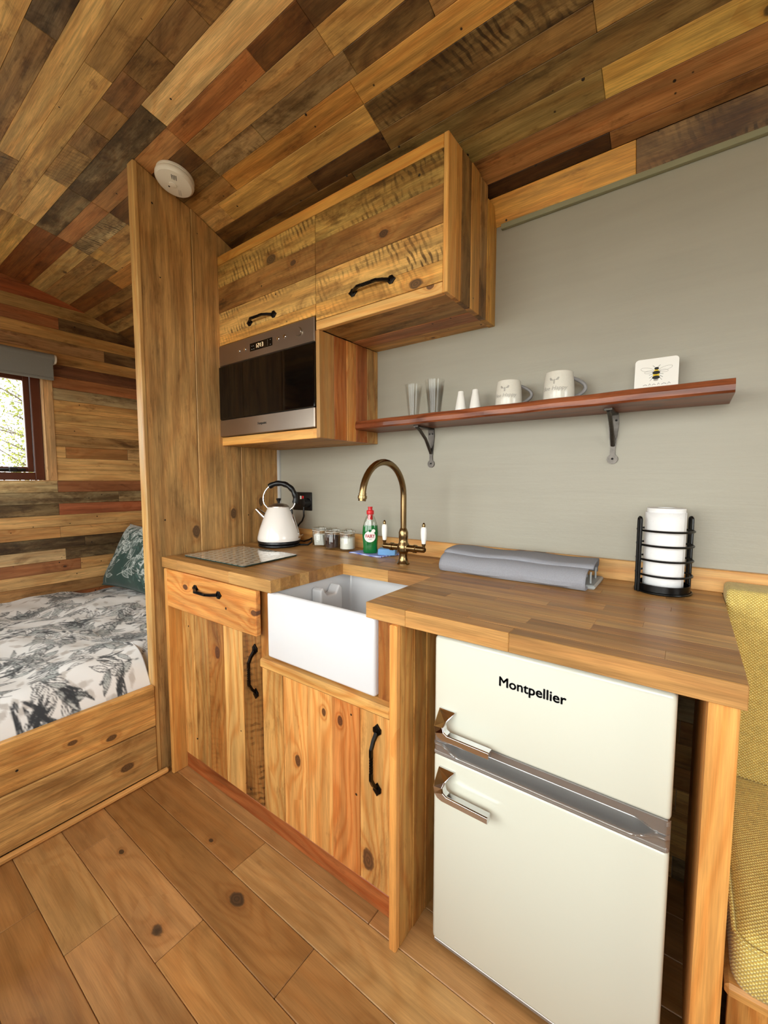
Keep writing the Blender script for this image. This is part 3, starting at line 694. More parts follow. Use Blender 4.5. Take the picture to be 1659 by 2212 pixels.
def plank_door(name, xs, z0, z1, cols, yb, yf, label, knots={}):
    d = MB().box(xs[0] + .002, xs[-1] - .002, yb, yb + .008, z0 + .002, z1 - .002, .0005).build(name, M_BACK, bc); d['label'] = label
    for i in range(len(xs) - 1):
        col, st, sw = cols[i]; k = knots.get(i, (None, None))
        plank(d, xs[i] + .0005, xs[i + 1] - .0005, yf + .0015 * ((i * 5) % 3) / 2, yb, z0, z1, 'z', '-y', M_DOOR, col, st, ch=.0016, saw=sw, knot=k[0], knot2=k[1])
    return d
d1 = plank_door('door', [-.351, -.26, -.163, -.057, .058, .162], .069, .706, [('#cf9c58', .35, 0), ('#b8894c', .45, 0), ('#a8733a', .45, .2), ('#e0ad66', .05, 0), ('#9a6c38', .55, .75)], -.606, -.621, 'left plank door of mixed pale and dark boards', {2: ((-.10, -.62, .56, .016), None)})
iron_handle(d1, (.131, -.621, .552), .146, (0, 0, 1))
d2 = plank_door('door', [.166, .27, .384, .489, .594, .708], .069, .603, [('#cc9a58', .45, 0), ('#dda05a', .12, 0), ('#dfa25c', .1, 0), ('#cb8446', .08, 0), ('#d8a25e', .3, 0)], -.606, -.621, 'right plank door of orange pine under the sink', {2: ((0.455, -.62, .515, .008), None), 3: ((0.521, -.62, .512, .010), None), 4: ((0.623, -.62, .136, .020), None)})
iron_handle(d2, (.657, -.621, .449), .156, (0, 0, 1))

# ---- worktop of glued oak staves with a cut-out for the sink
wt = thing('worktop', 'thick oak stave worktop with a square cut-out over the white sink', 'worktop', (0.5, -0.3, .86))
WZB, WZT = .8595, .9
ys = [-.669 + .0406 * k for k in range(17)]; ys[8] = -.3345; ys[16] = -.0205
WC = ['#b1844c', '#aa7d46', '#ba8e54', '#a67944', '#a0733c', '#b2834a', '#bf9459', '#9d6f3e']
for k in range(16):
    segs = [(-.400 if k < 8 else -.425 - .004 * (k - 8), .280), (.6563, 1.3973)] if k < 8 else [(-.425 - .004 * (k - 8), 1.3973)]
    for a, b in segs:
        x = a; j = 0
        cuts = []
        t = a + (.14 + .12 * ((k * 5) % 4)) if k else a + .12
        while t < b - .10: cuts.append(t); t += random.uniform(.24, .46)
        for e in cuts + [b]:
            col = WC[(k * 3 + j * 5 + random.randint(0, 1)) % 8]
            o = plank(wt, x + .00015, e - .00015, ys[k] + .0001, ys[k + 1] - .0001, WZB, WZT, 'x', '+z', M_WORK, col, 0, name='stave', ch=.0004 if k else .0012)
            x = e; j += 1

# ---- butler sink
sk = thing('butler_sink', 'white ceramic butler sink with a broad plain front', 'sink', (.46, -.45, .64))
SX0, SX1, SY0, SY1, SZ0, SZ1 = .237, .672, -.652, -.245, .641, .857
bm = bmesh.new(); bmesh.ops.create_cube(bm, size=1)
for v in bm.verts: v.co = Vector(((SX0 + SX1) / 2 + v.co.x * (SX1 - SX0), (SY0 + SY1) / 2 + v.co.y * (SY1 - SY0), (SZ0 + SZ1) / 2 + v.co.z * (SZ1 - SZ0)))
top = max(bm.faces, key=lambda f: f.calc_center_median().z)
bmesh.ops.inset_region(bm, faces=[top], thickness=.026)
r = bmesh.ops.extrude_discrete_faces(bm, faces=[top]); nf = r['faces'][0]
cxm = nf.calc_center_median()
for v in nf.verts: v.co.z = SZ0 + .028; v.co.x = cxm.x + (v.co.x - cxm.x) * .97; v.co.y = cxm.y + (v.co.y - cxm.y) * .96
bmesh.ops.bevel(bm, geom=list(bm.edges), offset=.010, segments=4, profile=.5, affect='EDGES', clamp_overlap=True)
bm_obj('basin', bm, M_CER, sk, None, True, 60)
ov = MB(); pol = []
ov.prism([(-.475, .70), (-.365, .70), (-.365, .822), (-.380, .835), (-.392, .818), (-.40, .806), (-.44, .806), (-.452, .818), (-.462, .838), (-.475, .83)], .258, .305, 'x')
wo = ov.build('overflow_weir', M_CER, sk)
bv = wo.modifiers.new('soft', 'BEVEL'); bv.width = .006; bv.segments = 3; bv.limit_method = 'ANGLE'
MB().lathe([(.0, 0), (.030, 0), (.034, .002), (.036, .004), (.020, .003), (.018, -.001)], 24, Matrix.Translation((.46, -.44, SZ0 + .028)), False).build('waste', M_CHROME, sk)

# ---- bridge tap
tp = thing('kitchen_tap', 'antique brass swan neck tap with white porcelain levers behind the sink', 'tap', (.466, -.208, .9))
TX, TY = .466, -.208
body = MB(); body.lathe([(.0235, .8995), (.0235, .904), (.0205, .908), (.0165, .922), (.0150, .938), (.0165, .944), (.0225, .950), (.0235, .960), (.0225, .972), (.0175, .980), (.0165, .995), (.0175, 1.000), (.0178, 1.018), (.0135, 1.030), (.0115, 1.034)], 28, Matrix.Translation((TX, TY, 0)))
body.build('tap_body', M_BRASS, tp)
path = [(TX, TY, 1.03), (TX, TY, 1.08), (TX, TY, 1.13)] + [(TX, -.3275 + .1195 * math.cos(a), 1.153 + .118 * math.sin(a)) for a in [math.pi * i / 20 * .99 for i in range(21)]]
MB().tube(path, .0112, 16).build('spout', M_BRASS, tp)
e = Vector(path[-1]); dwn = (Vector(path[-1]) - Vector(path[-2])).normalized()
MB().tube([e - dwn * .012, e - dwn * .004, e - dwn * .003, e + dwn * .006, e + dwn * .007, e + dwn * .014], [.0125, .0125, .0150, .0150, .0128, .0122], 16).build('spout_nozzle', M_BRASS, tp)
for s, ex in ((-1, .374), (1, .559)):
    q = MB(); xs_ = [TX + s * .018, TX + s * .045, TX + s * .046, TX + s * .056, TX + s * .058, TX + s * .068, ex - s * .004, ex]
    q.tube([(x, TY, .961) for x in xs_], [.0125, .0125, .0150, .0150, .0115, .0115, .0105, .007], 16)
    vv = q.build('valve', M_BRASS, tp)
    hx = ex - s * .006
    MB().lathe([(.0055, .968), (.0050, .974), (.0075, .979), (.0075, .983)], 16, Matrix.Translation((hx, TY, 0))).build('lever_collar', M_BRASS, vv)
    lv = MB().lathe([(.0068, .983), (.0085, .992), (.0105, 1.006), (.0112, 1.022), (.0105, 1.036), (.0080, 1.043)], 20, Matrix.Translation((hx, TY, 0))).build('lever', M_PORC, vv); lv['label'] = 'white porcelain lever'
    MB().lathe([(.0060, 1.0425), (.0055, 1.047), (.0062, 1.050), (.0040, 1.056), (.0008, 1.059)], 16, Matrix.Translation((hx, TY, 0))).build('lever_finial', M_BRASS, vv)

# ---- refrigerator
fr = thing('refrigerator', 'cream retro refrigerator with chrome handles and a silver grip band under the worktop', 'refrigerator', (1.065, -.33, 0))
FX0, FX1, FY = .820, 1.311, -.602
bm_obj('body', rbox(FX0 + .004, FX1 - .004, -.552, -.04, .015, .828, .006, 2), M_CREAM, fr)
bm_obj('freezer_door', rbox(FX0, FX1, FY, -.555, .588, .829, .009, 3), M_CREAM, fr)
ld = bm_obj('fridge_door', rbox(FX0, FX1, FY, -.555, .022, .527, .009, 3), M_CREAM, fr)
MB().box(FX0 + .004, FX1 - .004, FY + .004, -.555, .012, .0225, .002).build('door_bottom_strip', M_SILVER, fr)
for x in (FX0 + .05, FX1 - .05):
    for y in (-.5, -.1): MB().lathe([(.018, 0), (.018, .01), (.012, .016)], 16, Matrix.Translation((x, y, 0))).build('foot', M_BLACK, fr)
# silver band with a scooped grip
def sm(a, b, x): t = min(1, max(0, (x - a) / (b - a))); return t * t * (3 - 2 * t)
NXg, NZg = 140, 40; Pf = []; 
for i in range(NXg + 1):
    x = FX0 + (FX1 - FX0) * i / NXg; row = []
    e = sm(.0, .045, min(x - FX0 - .022, FX1 - .018 - x))               # 0 at the ends, 1 in the scoop
    zt = .562 + .012 * e; zb = .556 - .017 * e
    for j in range(NZg + 1):
        z = .527 + .062 * j / NZg
        ins = sm(zb - .001, zb + .004 + .010 * e, z) * (1 - sm(zt - .002, zt + .001, z))
        dpt = ins * (.004 + .026 * e)
        rim = .0035 * math.exp(-((z - zb + .001) / .004) ** 2)
        ed = max(0, 1 - min(x - FX0, FX1 - x) / .008); 
        row.append((x, FY - .001 - rim + dpt + .008 * ed * ed, z))
    Pf.append(row)
gm = MB().grid(Pf); nb = NZg + 1
bnd = gm.build('grip_band', M_GROOVE, fr)
MB().box(FX0 + .002, FX1 - .002, FY - .0005, FY + .02, .576, .589, .003).build('band_upper_trim', M_SILVER, fr)
MB().box(FX0 + .002, FX1 - .002, FY - .002, FY + .02, .5265, .538, .003).build('band_lower_trim', M_SILVER, fr)
MB().box(FX0 + .003, FX1 - .003, FY + .035, -.54, .527, .589, .0).build('band_core', M_BLACK, fr)
def fridge_handle(zt):
    """chrome pull: a foot on the door that sweeps down and turns into a bar"""
    yo = FY - .034; z = zt
    prof = [(.8385, z), (.8395, z - .030), (.8430, z - .046), (.8520, z - .056), (.8640, z - .060), (.979, z - .060), (.979, z - .043), (.876, z - .042), (.868, z - .037), (.8645, z - .028), (.8665, z - .019), (.873, z - .012), (.880, z)]
    m = MB(); n = len(prof); V = []
    def yof(px, pz): return FY - .001 - (.033) * sm(z + .002, z - .034, pz)
    def sm2(a, b, x): return sm(-a, -b, -x)
    for layer, (th, k) in enumerate(((-.013, 1.0), (.003, 1.0), (.0054, .0))):
        cx = sum(p[0] for p in prof) / n; cz = sum(p[1] for p in prof) / n
        for i, (px, pz) in enumerate(prof):
            a = Vector((prof[i - 1][0], prof[i - 1][1])); b = Vector((prof[(i + 1) % n][0], prof[(i + 1) % n][1])); t = (b - a).normalized(); nr = Vector((-t.y, t.x))
            ins = .0022 if layer == 2 else 0
            qx, qz = px - nr.x * ins * -1, pz - nr.y * ins * -1
            f = min(1, max(0, (z + .002 - pz) / .036)); f = f * f * (3 - 2 * f)
            V.append((qx, FY - .002 - .032 * f - th, qz))
    tri = [[0, 1, 10, 11], [0, 11, 12], [1, 2, 9, 10], [2, 3, 8, 9], [3, 4, 7, 8], [4, 5, 6, 7]]
    Fc = [[2 * n + i for i in t] for t in tri] + [[i for i in t][::-1] for t in tri]
    for l in (0, 1):
        for i in range(n): j = (i + 1) % n; Fc.append([l * n + i, l * n + j, (l + 1) * n + j, (l + 1) * n + i])
    m.add(V, Fc); o = m.build('door_handle', M_CHROME, fr); b = o.modifiers.new('soft', 'BEVEL'); b.width = .0016; b.segments = 2; b.limit_method = 'ANGLE'; o['label'] = 'chrome hooked pull'
fridge_handle(.652); fridge_handle(.500)
text_mesh('lettering', 'Montpellier', .0305, M_GREYTXT, fr, frame((.983, FY - .0006, .7505), (1, 0, 0), (0, 0, 1)), dbl=.0016)

# ---- board at the right-hand end
tag(plank(None, 1.351, 1.391, -.652, -.02, 0, .8585, 'z', '-y', M_PINE, '#de9f56', .05, name='support_panel', ch=.004), 'tall pine end board holding up the worktop beside the yellow bench', 'panel')

# ---- wall cabinet
wc = thing('wall_cabinet', 'reclaimed plank wall cabinet with two lift-up doors above the grey wall', 'cabinet', (.13, -.17, 1.37))
CF = -.353
def W(x0, x1, y0, y1, z0, z1, al, fc, col, st=.15, mat=None, name='board', **kw):
    return plank(wc, x0, x1, y0, y1, z0, z1, al, fc, mat or M_PINE, col, st, name=name, **kw)
NEW = '#d39a4a'
W(-.474, -.452, CF, CF + .02, 1.3684, 2.203, 'z', '-y', '#cf9a50', name='face_stile', ch=.002)
W(-.452, .696, CF, CF + .02, 2.168, 2.206, 'x', '-y', NEW, name='face_rail', ch=.002)
W(.172, .696, CF - .001, CF + .02, 1.7617, 1.794, 'x', '-y', '#e0b06a', name='face_rail', ch=.002, knot=(.655, CF, 1.79, .009))
W(.696, .712, CF - .001, -.30, 1.7617, 2.206, 'z', '-y', '#d9a55c', name='face_stile', ch=.002)
W(-.452, .168, CF, CF + .02, 1.3684, 1.405, 'x', '-y', '#e0a85c', name='face_rail', ch=.002)
W(.168, .186, CF, -.272, 1.3684, 1.762, 'z', '+x', '#b88a50', .3, name='face_stile', ch=.002)
for i, (a, b, col, st) in enumerate(((-.272, -.201, '#b06a32', .2), (-.201, -.143, '#d3924c', .1), (-.143, -.073, '#a4602e', .35), (-.073, -.0, '#b88c50', .35))):
    W(.170, .1865 + .0016 * i, a + .0006, b - .0006, 1.3684, 1.762, 'z', '+x', col, st, M_DOOR, name='side_board')
for i, (a, b, col, st) in enumerate(((-.300, -.265, '#c48f4a', .2), (-.265, -.201, '#8f6e40', .6), (-.201, -.135, '#b98a4a', .2), (-.135, -.079, '#9a7646', .6), (-.079, -.0, '#b5873f', .25))):
    W(.696, .712 + .0018 * i, a + .0006, b - .0006, 1.7617, min(2.206, ceil_z(a) - .003, ceil_z(b) - .003 if i < 4 else 2.16), 'z', '+x', col, st, M_CEIL, name='side_board')
for i, (a, b, col, st) in enumerate(((-.333, -.225, '#b08850', .5), (-.225, -.165, '#a8844e', .55), (-.165, -.08, '#ab744a', .3), (-.08, -.0, '#b88c50', .2))):
    W(.186, .696, a + .0006, b - .0006, 1.764 + .001 * (i % 2), 1.778, 'x', '-z', col, st, M_CEIL, name='bottom_board')
W(-.474, .170, -.333, -.001, 1.369, 1.384, 'x', '-z', '#b08548', .3, M_CEIL, name='bottom_board')
W(-.474, -.456, -.333, -.001, 1.384, 2.155, 'z', '+x', '#8a6236', .3, name='inner_side')
W(-.456, .696, -.333, -.10, 2.185, 2.20, 'x', '+z', '#8a6236', .3, name='top_board')
rows = [(1.856, 1.796, 1.818), (1.96, 1.856, 1.856), (2.07, 1.96, 1.96), (2.167, 2.07, 2.07)]
RW = [('#d39f52', .2, .35), ('#cda25c', .35, 1.0), ('#9a6e38', .35, .15), ('#c09850', .4, .85)]
for n, (xa, xb, lb) in enumerate(((-.4515, .1705, 'left lift-up door of sawn planks above the microwave'), (.1725, .6955, 'right lift-up door of sawn planks'))):
    zlo = 1.816 if n == 0 else 1.7955
    dd = MB().box(xa + .002, xb - .002, CF + .012, CF + .02, zlo + .002, 2.165, .0005).build('door', M_BACK, wc); dd['label'] = lb
    zz = [zlo, 1.856, 1.96, 2.07, 2.1665]
    for r_ in range(4):
        col, st, sw = RW[r_]
        if r_ == 3 and n == 1: col, st = '#b89650', .55
        k1 = {(0, 1): (.603, CF, 1.812, .015), (2, 0): (.053, CF, 2.035, .010), (3, 0): (-.076, CF, 2.087, .018), (2, 1): (.48, CF, 2.0, .012)}.get((r_, n))
        plank(dd, xa, xb, CF + .001 * ((r_ * 3) % 2), CF + .012, zz[r_] + .0004, zz[r_ + 1] - .0004, 'x', '-y', M_CEIL, col, st, ch=.001, saw=sw, knot=k1)
    iron_handle(dd, ((-.142, CF, 1.872), (.431, CF, 1.849))[n], (.142, .147)[n], (1, 0, 0))

# ---- built-in microwave
mw = thing('microwave', 'built-in steel and black glass microwave showing 12:13', 'microwave', (-.142, -.17, 1.408))
MF = -.358
MB().box(-.45, .166, MF + .012, -.03, 1.409, 1.81, .002).build('housing', M_BLACK, mw)
cp = MB().box(-.4515, .1675, MF, MF + .012, 1.722, 1.8125, .003).build('control_panel', M_STEEL, mw)
dg_ = MB().box(-.4515, .1675, MF - .004, MF + .012, 1.484, 1.7195, .003).build('glass_door', M_BLACKG, mw)
ls = MB().box(-.4515, .1675, MF - .004, MF + .012, 1.4075, 1.483, .003).build('lower_strip', M_STEEL, mw)
ds = MB().box(-.215, -.070, MF - .0012, MF + .002, 1.751, 1.783, .0005).build('display', M_BLACKG, cp)
def seg7(m, x, z, h, ch):
    w_ = h * .5; t = h * .09; S = {'a': (0, h, w_, h), 'g': (0, h / 2, w_, h / 2), 'd': (0, 0, w_, 0), 'f': (0, h / 2, 0, h), 'b': (w_, h / 2, w_, h), 'e': (0, 0, 0, h / 2), 'c': (w_, 0, w_, h / 2)}
    for s in {'1': 'bc', '2': 'abged', '3': 'abgcd'}[ch]:
        x0, z0, x1, z1 = S[s]
        m.box(x + min(x0, x1) - t / 2, x + max(x0, x1) + t / 2, MF - .0018, MF - .0010, z + min(z0, z1) - t / 2, z + max(z0, z1) + t / 2, .0001)
m = MB(); 
for i, (ch, dx) in enumerate((('1', -.177), ('2', -.161), ('1', -.151), ('3', -.135))): seg7(m, dx, 1.760, .0145, ch)
for z in (1.764, 1.7705): m.box(-.1490, -.1473, MF - .0018, MF - .0010, z, z + .0017, .0001)
m.build('digits', M_LED, ds)
ic = MB()
for x, z in ((-.203, 1.770), (-.193, 1.770), (-.203, 1.757), (-.190, 1.757), (-.083, 1.775), (-.083, 1.756)): ic.box(x, x + .005, MF - .0018, MF - .001, z, z + .0014, .0001)
for i in range(5): ic.box(-.100, -.097, MF - .0018, MF - .001, 1.756 + .005 * i, 1.757 + .005 * i, .0001)
ic.build('display_icons', M_LTGREY, ds)['kind'] = 'stuff'
for x, z in ((-.288, 1.766), (-.247, 1.766), (-.033, 1.769), (.006, 1.770)):
    MB().lathe([(.0075, 0), (.0075, .003), (.006, .0045)], 20, frame((x, MF, z), (1, 0, 0), (0, 0, 1)) ).build('button', M_CHROME, cp)
MB().lathe([(.0165, 0), (.0165, .004), (.0145, .007)], 28, frame((.086, MF, 1.772), (1, 0, 0), (0, 0, 1))).build('dial', M_STEEL, cp)
text_mesh('lettering', 'Hotpoint', .0155, M_SLOT, ls, frame((-.141, MF - .0046, 1.443), (1, 0, 0), (0, 0, 1)), align='CENTER')

# ---- shelf, brackets
sh = MB(); Pt = []
n = 40; front = []; 
for i in range(n + 1):
    x = .186 + (1.388 - .186) * i / n; y = -.150 - .045 * i / n + .003 * math.sin(i * .9)
    if i > n - 4: y += .010 * ((i - (n - 4)) / 4.0) ** 2
    front.append((x, y))
sec = lambda y: [(0.0, 1.4175), (y + .004, 1.4175), (y, 1.423), (y - .001, 1.436), (y + .004, 1.4505), (y + .010, 1.4525), (0.0, 1.4525)]
V = []; Fc = []
for x, y in front:
    for (a, b) in sec(y): V.append((x, min(a, -.001), b))
k7 = 7
for i in range(n):
    for j in range(k7): Fc.append([i * k7 + j, i * k7 + (j + 1) % k7, (i + 1) * k7 + (j + 1) % k7, (i + 1) * k7 + j])
Fc += [list(range(k7)), [n * k7 + j for j in range(k7)]]
sh.add(V, Fc); so = sh.build('wall_shelf', M_SHELF); so.color = (*lin('#86492a'), .15)
tag(so, 'long red-brown hardwood shelf on the grey wall', 'shelf')
def bracket(x, label):
    b = thing('shelf_bracket', label, 'bracket', (x, -.005, 1.27), 'iron brackets under the wall shelf')
    q = [(-.013, 1.417), (.013, 1.417), (.0145, 1.385), (.011, 1.345), (.007, 1.305), (.0075, 1.290)] + [(.0155 * math.cos(a), 1.276 + .0155 * math.sin(a)) for a in [math.radians(55 - 29 * i) for i in range(11)]] + [(-.0075, 1.290), (-.007, 1.305), (-.011, 1.345), (-.0145, 1.385)]
    MB().prism([(x + a, z) for a, z in q], -.005, -.0005, 'y').build('back_plate', M_CAST, b)
    MB().tube([(x, -.005, 1.318), (x, -.018, 1.335), (x, -.048, 1.372), (x, -.092, 1.402), (x, -.118, 1.411)], [.0065, .0065, .006, .006, .005], 8).build('curved_arm', M_CAST, b)
    MB().prism([(x - .012, -.005), (x + .012, -.005), (x + .009, -.05), (x + .007, -.095), (x + .013, -.106), (x + .010, -.122), (x - .010, -.122), (x - .013, -.106), (x - .007, -.095), (x - .009, -.05)], 1.4115, 1.4172, 'z').build('top_plate', M_CAST, b)
    for dx, z in ((-.007, 1.395), (.007, 1.395), (0, 1.277)):
        MB().lathe([(.0035, 0), (.0035, .001), (.001, .0016)], 10, frame((x + dx, -.005, z), (1, 0, 0), (0, 0, 1))).build('screw', M_SLOT, b)
bracket(.463, 'dark cast iron bracket under the shelf below the glass tumblers')
bracket(1.112, 'dark cast iron bracket under the shelf beside the bee coaster')

# ---- things on the shelf
SZ = 1.4523
def tumbler(x, y, r, h, label):
    t = thing('glass_tumbler', label, 'glass', (x, y, SZ), 'clear tumblers on the shelf')
    pr = [(r * .60, 0)]
    for i in range(27):
        f = i / 26.0; rr = r * (.62 + .38 * f) + (.0009 if i % 2 else 0); pr.append((rr, .004 + (h - .004) * f))
    inner = [(r * .97, h), (r * .60, .010), (0.0005, .010)]
    MB().lathe(pr + inner, 32, Matrix.Translation((x, y, SZ)), False).build('ribbed_wall', M_TUMB, t)
    MB().lathe([(.0005, 0), (r * .60, 0), (r * .60, .006), (.0005, .007)], 32, Matrix.Translation((x, y, SZ)), False).build('thick_base', M_TUMB, t)
tumbler(.430, -.085, .0335, .125, 'clear ribbed glass tumbler on the shelf beside the cabinet')
tumbler(.519, -.078, .0375, .132, 'larger clear ribbed glass tumbler beside the white shakers')
for nm, x, lb in (('salt_shaker', .628, 'small white china salt shaker next to the glass tumblers'), ('pepper_shaker', .684, 'small white china pepper shaker next to the first mug')):
    t = thing(nm, lb, 'shaker', (x, -.08, SZ), 'white shakers on the shelf')
    MB().lathe([(.019, 0), (.0205, .004), (.0195, .02), (.0155, .045), (.0115, .066), (.0110, .074), (.0095, .0775), (.003, .0785), (.0005, .0786)], 28, Matrix.Translation((x, -.08, SZ))).build('shaker_body', M_PORC, t)
    MB().lathe([(.0017, 0), (.0017, .0006), (.0002, .0008)], 8, Matrix.Translation((x, -.08, SZ + .0784))).build('shaker_hole', M_SLOT, t)
def mug(x, y, s, ang, label):
    t = thing('mug', label, 'mug', (x, y, SZ), 'stoneware mugs on the shelf')
    M0 = Matrix.Translation((x, y, SZ)) @ Matrix.Rotation(ang, 4, 'Z') @ Matrix.Scale(s, 4)
    MB().lathe([(.037, 0), (.0430, .003), (.0450, .010), (.0445, .035), (.0425, .060), (.0395, .083), (.0388, .0885), (.0375, .0895), (.0362, .0880), (.040, .05), (.041, .012), (.0005, .009)], 44, M0, True).build('mug_body', M_STONE, t)
    hp = [M0 @ Vector((  .040 + .0370 * math.sin(math.pi * i / 16) ** .8, 0, .073 - .058 * i / 16.0)) for i in range(17)]
    hd = MB().tube(hp, .0055 * s, 12).build('mug_handle', M_GREYST, t); hd['label'] = 'grey handle'
    # small embossed lettering and bee on the side that faces the room
    fd = Vector((CAM_POS.x - x, CAM_POS.y - y, 0)).normalized()
    a0 = math.atan2(fd.y, fd.x) - .32
    def wrap(o, zc):
        me = o.data
        for v in me.vertices:
            a = a0 + v.co.x / (.0448 * s); rr = (float(np.interp(v.co.y + zc, (.003, .010, .035, .060, .083), (.043, .0450, .0445, .0425, .0395))) + .0007 + v.co.z * .3) * s
            v.co = Vector((x + rr * math.cos(a), y + rr * math.sin(a), SZ + (v.co.y + zc) * s))
    for body, size, zc in (('Bee Happy', .0175, .032),):
        o = text_mesh('lettering', body, size, M_LTGREY, t, Matrix.Identity(4), align='CENTER', depth=.0002, shear=.25); wrap(o, zc)
    b = MB()
    for sgn in (-1, 1):
        b.add([(sgn * .002, .002, 0), (sgn * .012, .012, 0), (sgn * .016, .010, 0), (sgn * .013, .003, 0)], [[0, 1, 2, 3]])
    b.add([(-.0022, -.008, 0), (.0022, -.008, 0), (.0022, .006, 0), (-.0022, .006, 0)], [[0, 1, 2, 3]])
    bo = b.build('bee_emblem', M_LTGREY, t, Matrix.Identity(4)); wrap(bo, .058)
mug(.806, -.085, .97, math.radians(28), 'speckled white mug with grey handle next to the pepper shaker')
mug(.966, -.085, 1.03, math.radians(28), 'larger speckled white mug with grey handle next to the bee coaster')
# coaster with a bee
co = thing('coaster', 'square white coaster with a painted bumblebee leaning on the shelf', 'coaster', (1.223, -.06, SZ))
CS = .104; tilt = .17; Mc = Matrix.Translation((1.221, -.072, SZ)) @ Matrix.Rotation(math.radians(2), 4, 'Z') @ Matrix.Rotation(-tilt, 4, 'X')
rc = .010; pol = []
for cx_, cz_, a0 in ((CS / 2 - rc, rc, -90), (CS / 2 - rc, CS - rc, 0), (-CS / 2 + rc, CS - rc, 90), (-CS / 2 + rc, rc, 180)):
    for i in range(6): a = math.radians(a0 + 18 * i); pol.append((cx_ + rc * math.cos(a), cz_ + rc * math.sin(a)))
MB().prism(pol, 0, .004, 'y').build('card', M_WHITEB, co, Mc)
def ell(cx_, cz_, rx, rz, rot=0, n=20): return [(cx_ + rx * math.cos(t) * math.cos(rot) - rz * math.sin(t) * math.sin(rot), cz_ + rx * math.cos(t) * math.sin(rot) + rz * math.sin(t) * math.cos(rot)) for t in [2 * math.pi * i / n for i in range(n)]]
for nm, cx_, cz_, rx, rz, mt, dd in (('bee_yellow_print', 0, .056, .0075, .017, M_BEEY, -.0003), ('bee_head_print', .0005, .0735, .0055, .004, M_BEEK, -.0005), ('bee_stripe_print', 0, .0615, .0092, .0050, M_BEEK, -.0006), ('bee_stripe_print', 0, .0475, .0092, .0052, M_BEEK, -.0006), ('bee_tail_print', 0, .0405, .006, .003, M_LTGREY, -.00045)):
    MB().prism(ell(cx_, cz_, rx, rz), dd, .0001, 'y').build(nm, mt, co, Mc)
for sgn in (-1, 1):
    m = MB()
    for (cx_, cz_, rx, rz, ro) in ((.022, .072, .016, .0055, .25), (.018, .065, .010, .004, -.1)):
        e_ = ell(sgn * cx_, cz_, rx, rz, sgn * ro, 22); m.tube([(a, -.0004, b) for a, b in e_], .00035, 4, closed=True)
    m.build('bee_wing_print', M_LTGREY, co, Mc)
    m = MB()
    for a, b, c_, d_ in ((.008, .053, .016, .047), (.008, .047, .014, .039), (.007, .058, .017, .056), (.003, .077, .009, .083)): m.tube([(sgn * a, -.0004, b), (sgn * c_, -.0004, d_)], .0004, 4)
    m.build('bee_leg_print', M_BEEK, co, Mc)
m = MB()
for i, (a, b) in enumerate(((-.030, .010), (-.017, .005), (-.009, .009), (.004, .005), (.013, .012), (.028, .006))): m.tube([(a, -.0004, .026), (a + b * .5, -.0004, .029 + .002 * (i % 2)), (a + b, -.0004, .0265)], .0005, 4)
m.build('lettering', M_GREYTXT, co, Mc)

# ---- kettle and its socket
KX, KY = -.252, -.190; KA = math.atan2(_R.y, _R.x)
kt = thing('kettle', 'cream pyramid kettle with black arched handle on the worktop', 'kettle', (KX, KY, .9))
MK = Matrix.Translation((KX, KY, .9)) @ Matrix.Rotation(KA, 4, 'Z')
MB().lathe([(.080, 0), (.094, .001), (.097, .006), (.096, .010), (.092, .013)], 48, MK).build('power_base', M_BLACK, kt)
MB().lathe([(.093, .0135), (.0985, .017), (.0990, .026), (.0975, .0285)], 48, MK).build('black_foot', M_BLACK, kt)
kb = MB().lathe([(.0975, .028), (.1000, .034), (.0985, .046), (.0900, .080), (.0740, .125), (.0600, .160), (.0500, .181), (.0480, .1835)], 56, MK).build('kettle_body', M_CREAMK, kt)
ld_ = MB().lathe([(.0475, .183), (.0470, .187), (.0380, .1955), (.020, .2005), (.0005, .202)], 40, MK).build('lid', M_STEEL, kt)
MB().lathe([(.0060, .200), (.0055, .207), (.0095, .216), (.0120, .221), (.0105, .2245), (.0005, .2255)], 20, MK).build('lid_knob', M_BLACK, ld_)
MB().tube([MK @ Vector(p) for p in ((-.060, 0, .130), (-.078, 0, .146), (-.098, 0, .166), (-.106, 0, .173))], [.021, .0165, .0115, .0100], 16, sx=1.0).build('spout', M_CHROME, kt)
ha = []
for i in range(33):
    a = math.radians(200 - 230 * i / 32.0); ha.append(MK @ Vector((.004 + .076 * math.cos(a), 0, .222 + .073 * math.sin(a))))
MB().tube([MK @ Vector((-.052, 0, .178))] + ha + [MK @ Vector((.052, 0, .168))], .0038, 10).build('handle_wire', M_CHROME, kt)
grip = ha[10:31]
MB().tube(grip, [.0125 + .0013 * math.sin(i * 1.7) for i in range(len(grip))], 14).build('handle_grip', M_BLACK, kt)
MB().box(-.008, .008, -.006, .006, -.012, .012, .003, MK @ Matrix.Translation((.058, 0, .160))).build('handle_bracket', M_BLACK, kt)
gv = [MK @ Vector((.066 + .026 * i / 8.0, -.012, .150 - .095 * i / 8.0)) for i in range(9)]
MB().tube(gv, .006, 10).build('water_gauge', M_CHROME, kt)
MB().tube([MK @ Vector(p) for p in ((.092, -.02, .040), (.108, -.02, .048), (.118, -.02, .054))], [.005, .0045, .004], 8).build('switch_lever', M_CHROME, kt)
so_ = thing('wall_socket', 'black double wall socket on the grey wall behind the kettle', 'socket', (-.289, 0, 1.1))
bm_obj('face_plate', rbox(-.357, -.222, -.0095, -.0005, 1.056, 1.149, .003, 2), M_BLACK, so_)
for x in (-.300, -.284): MB().box(x, x + .010, -.0125, -.009, 1.113, 1.130, .001, Matrix.Identity(4)).build('rocker_switch', M_WHITEP if x < -.29 else M_RED, so_)
pg = thing('power_plug', 'black kettle plug and cord in the wall socket', 'plug', (-.250, -.03, 1.09))
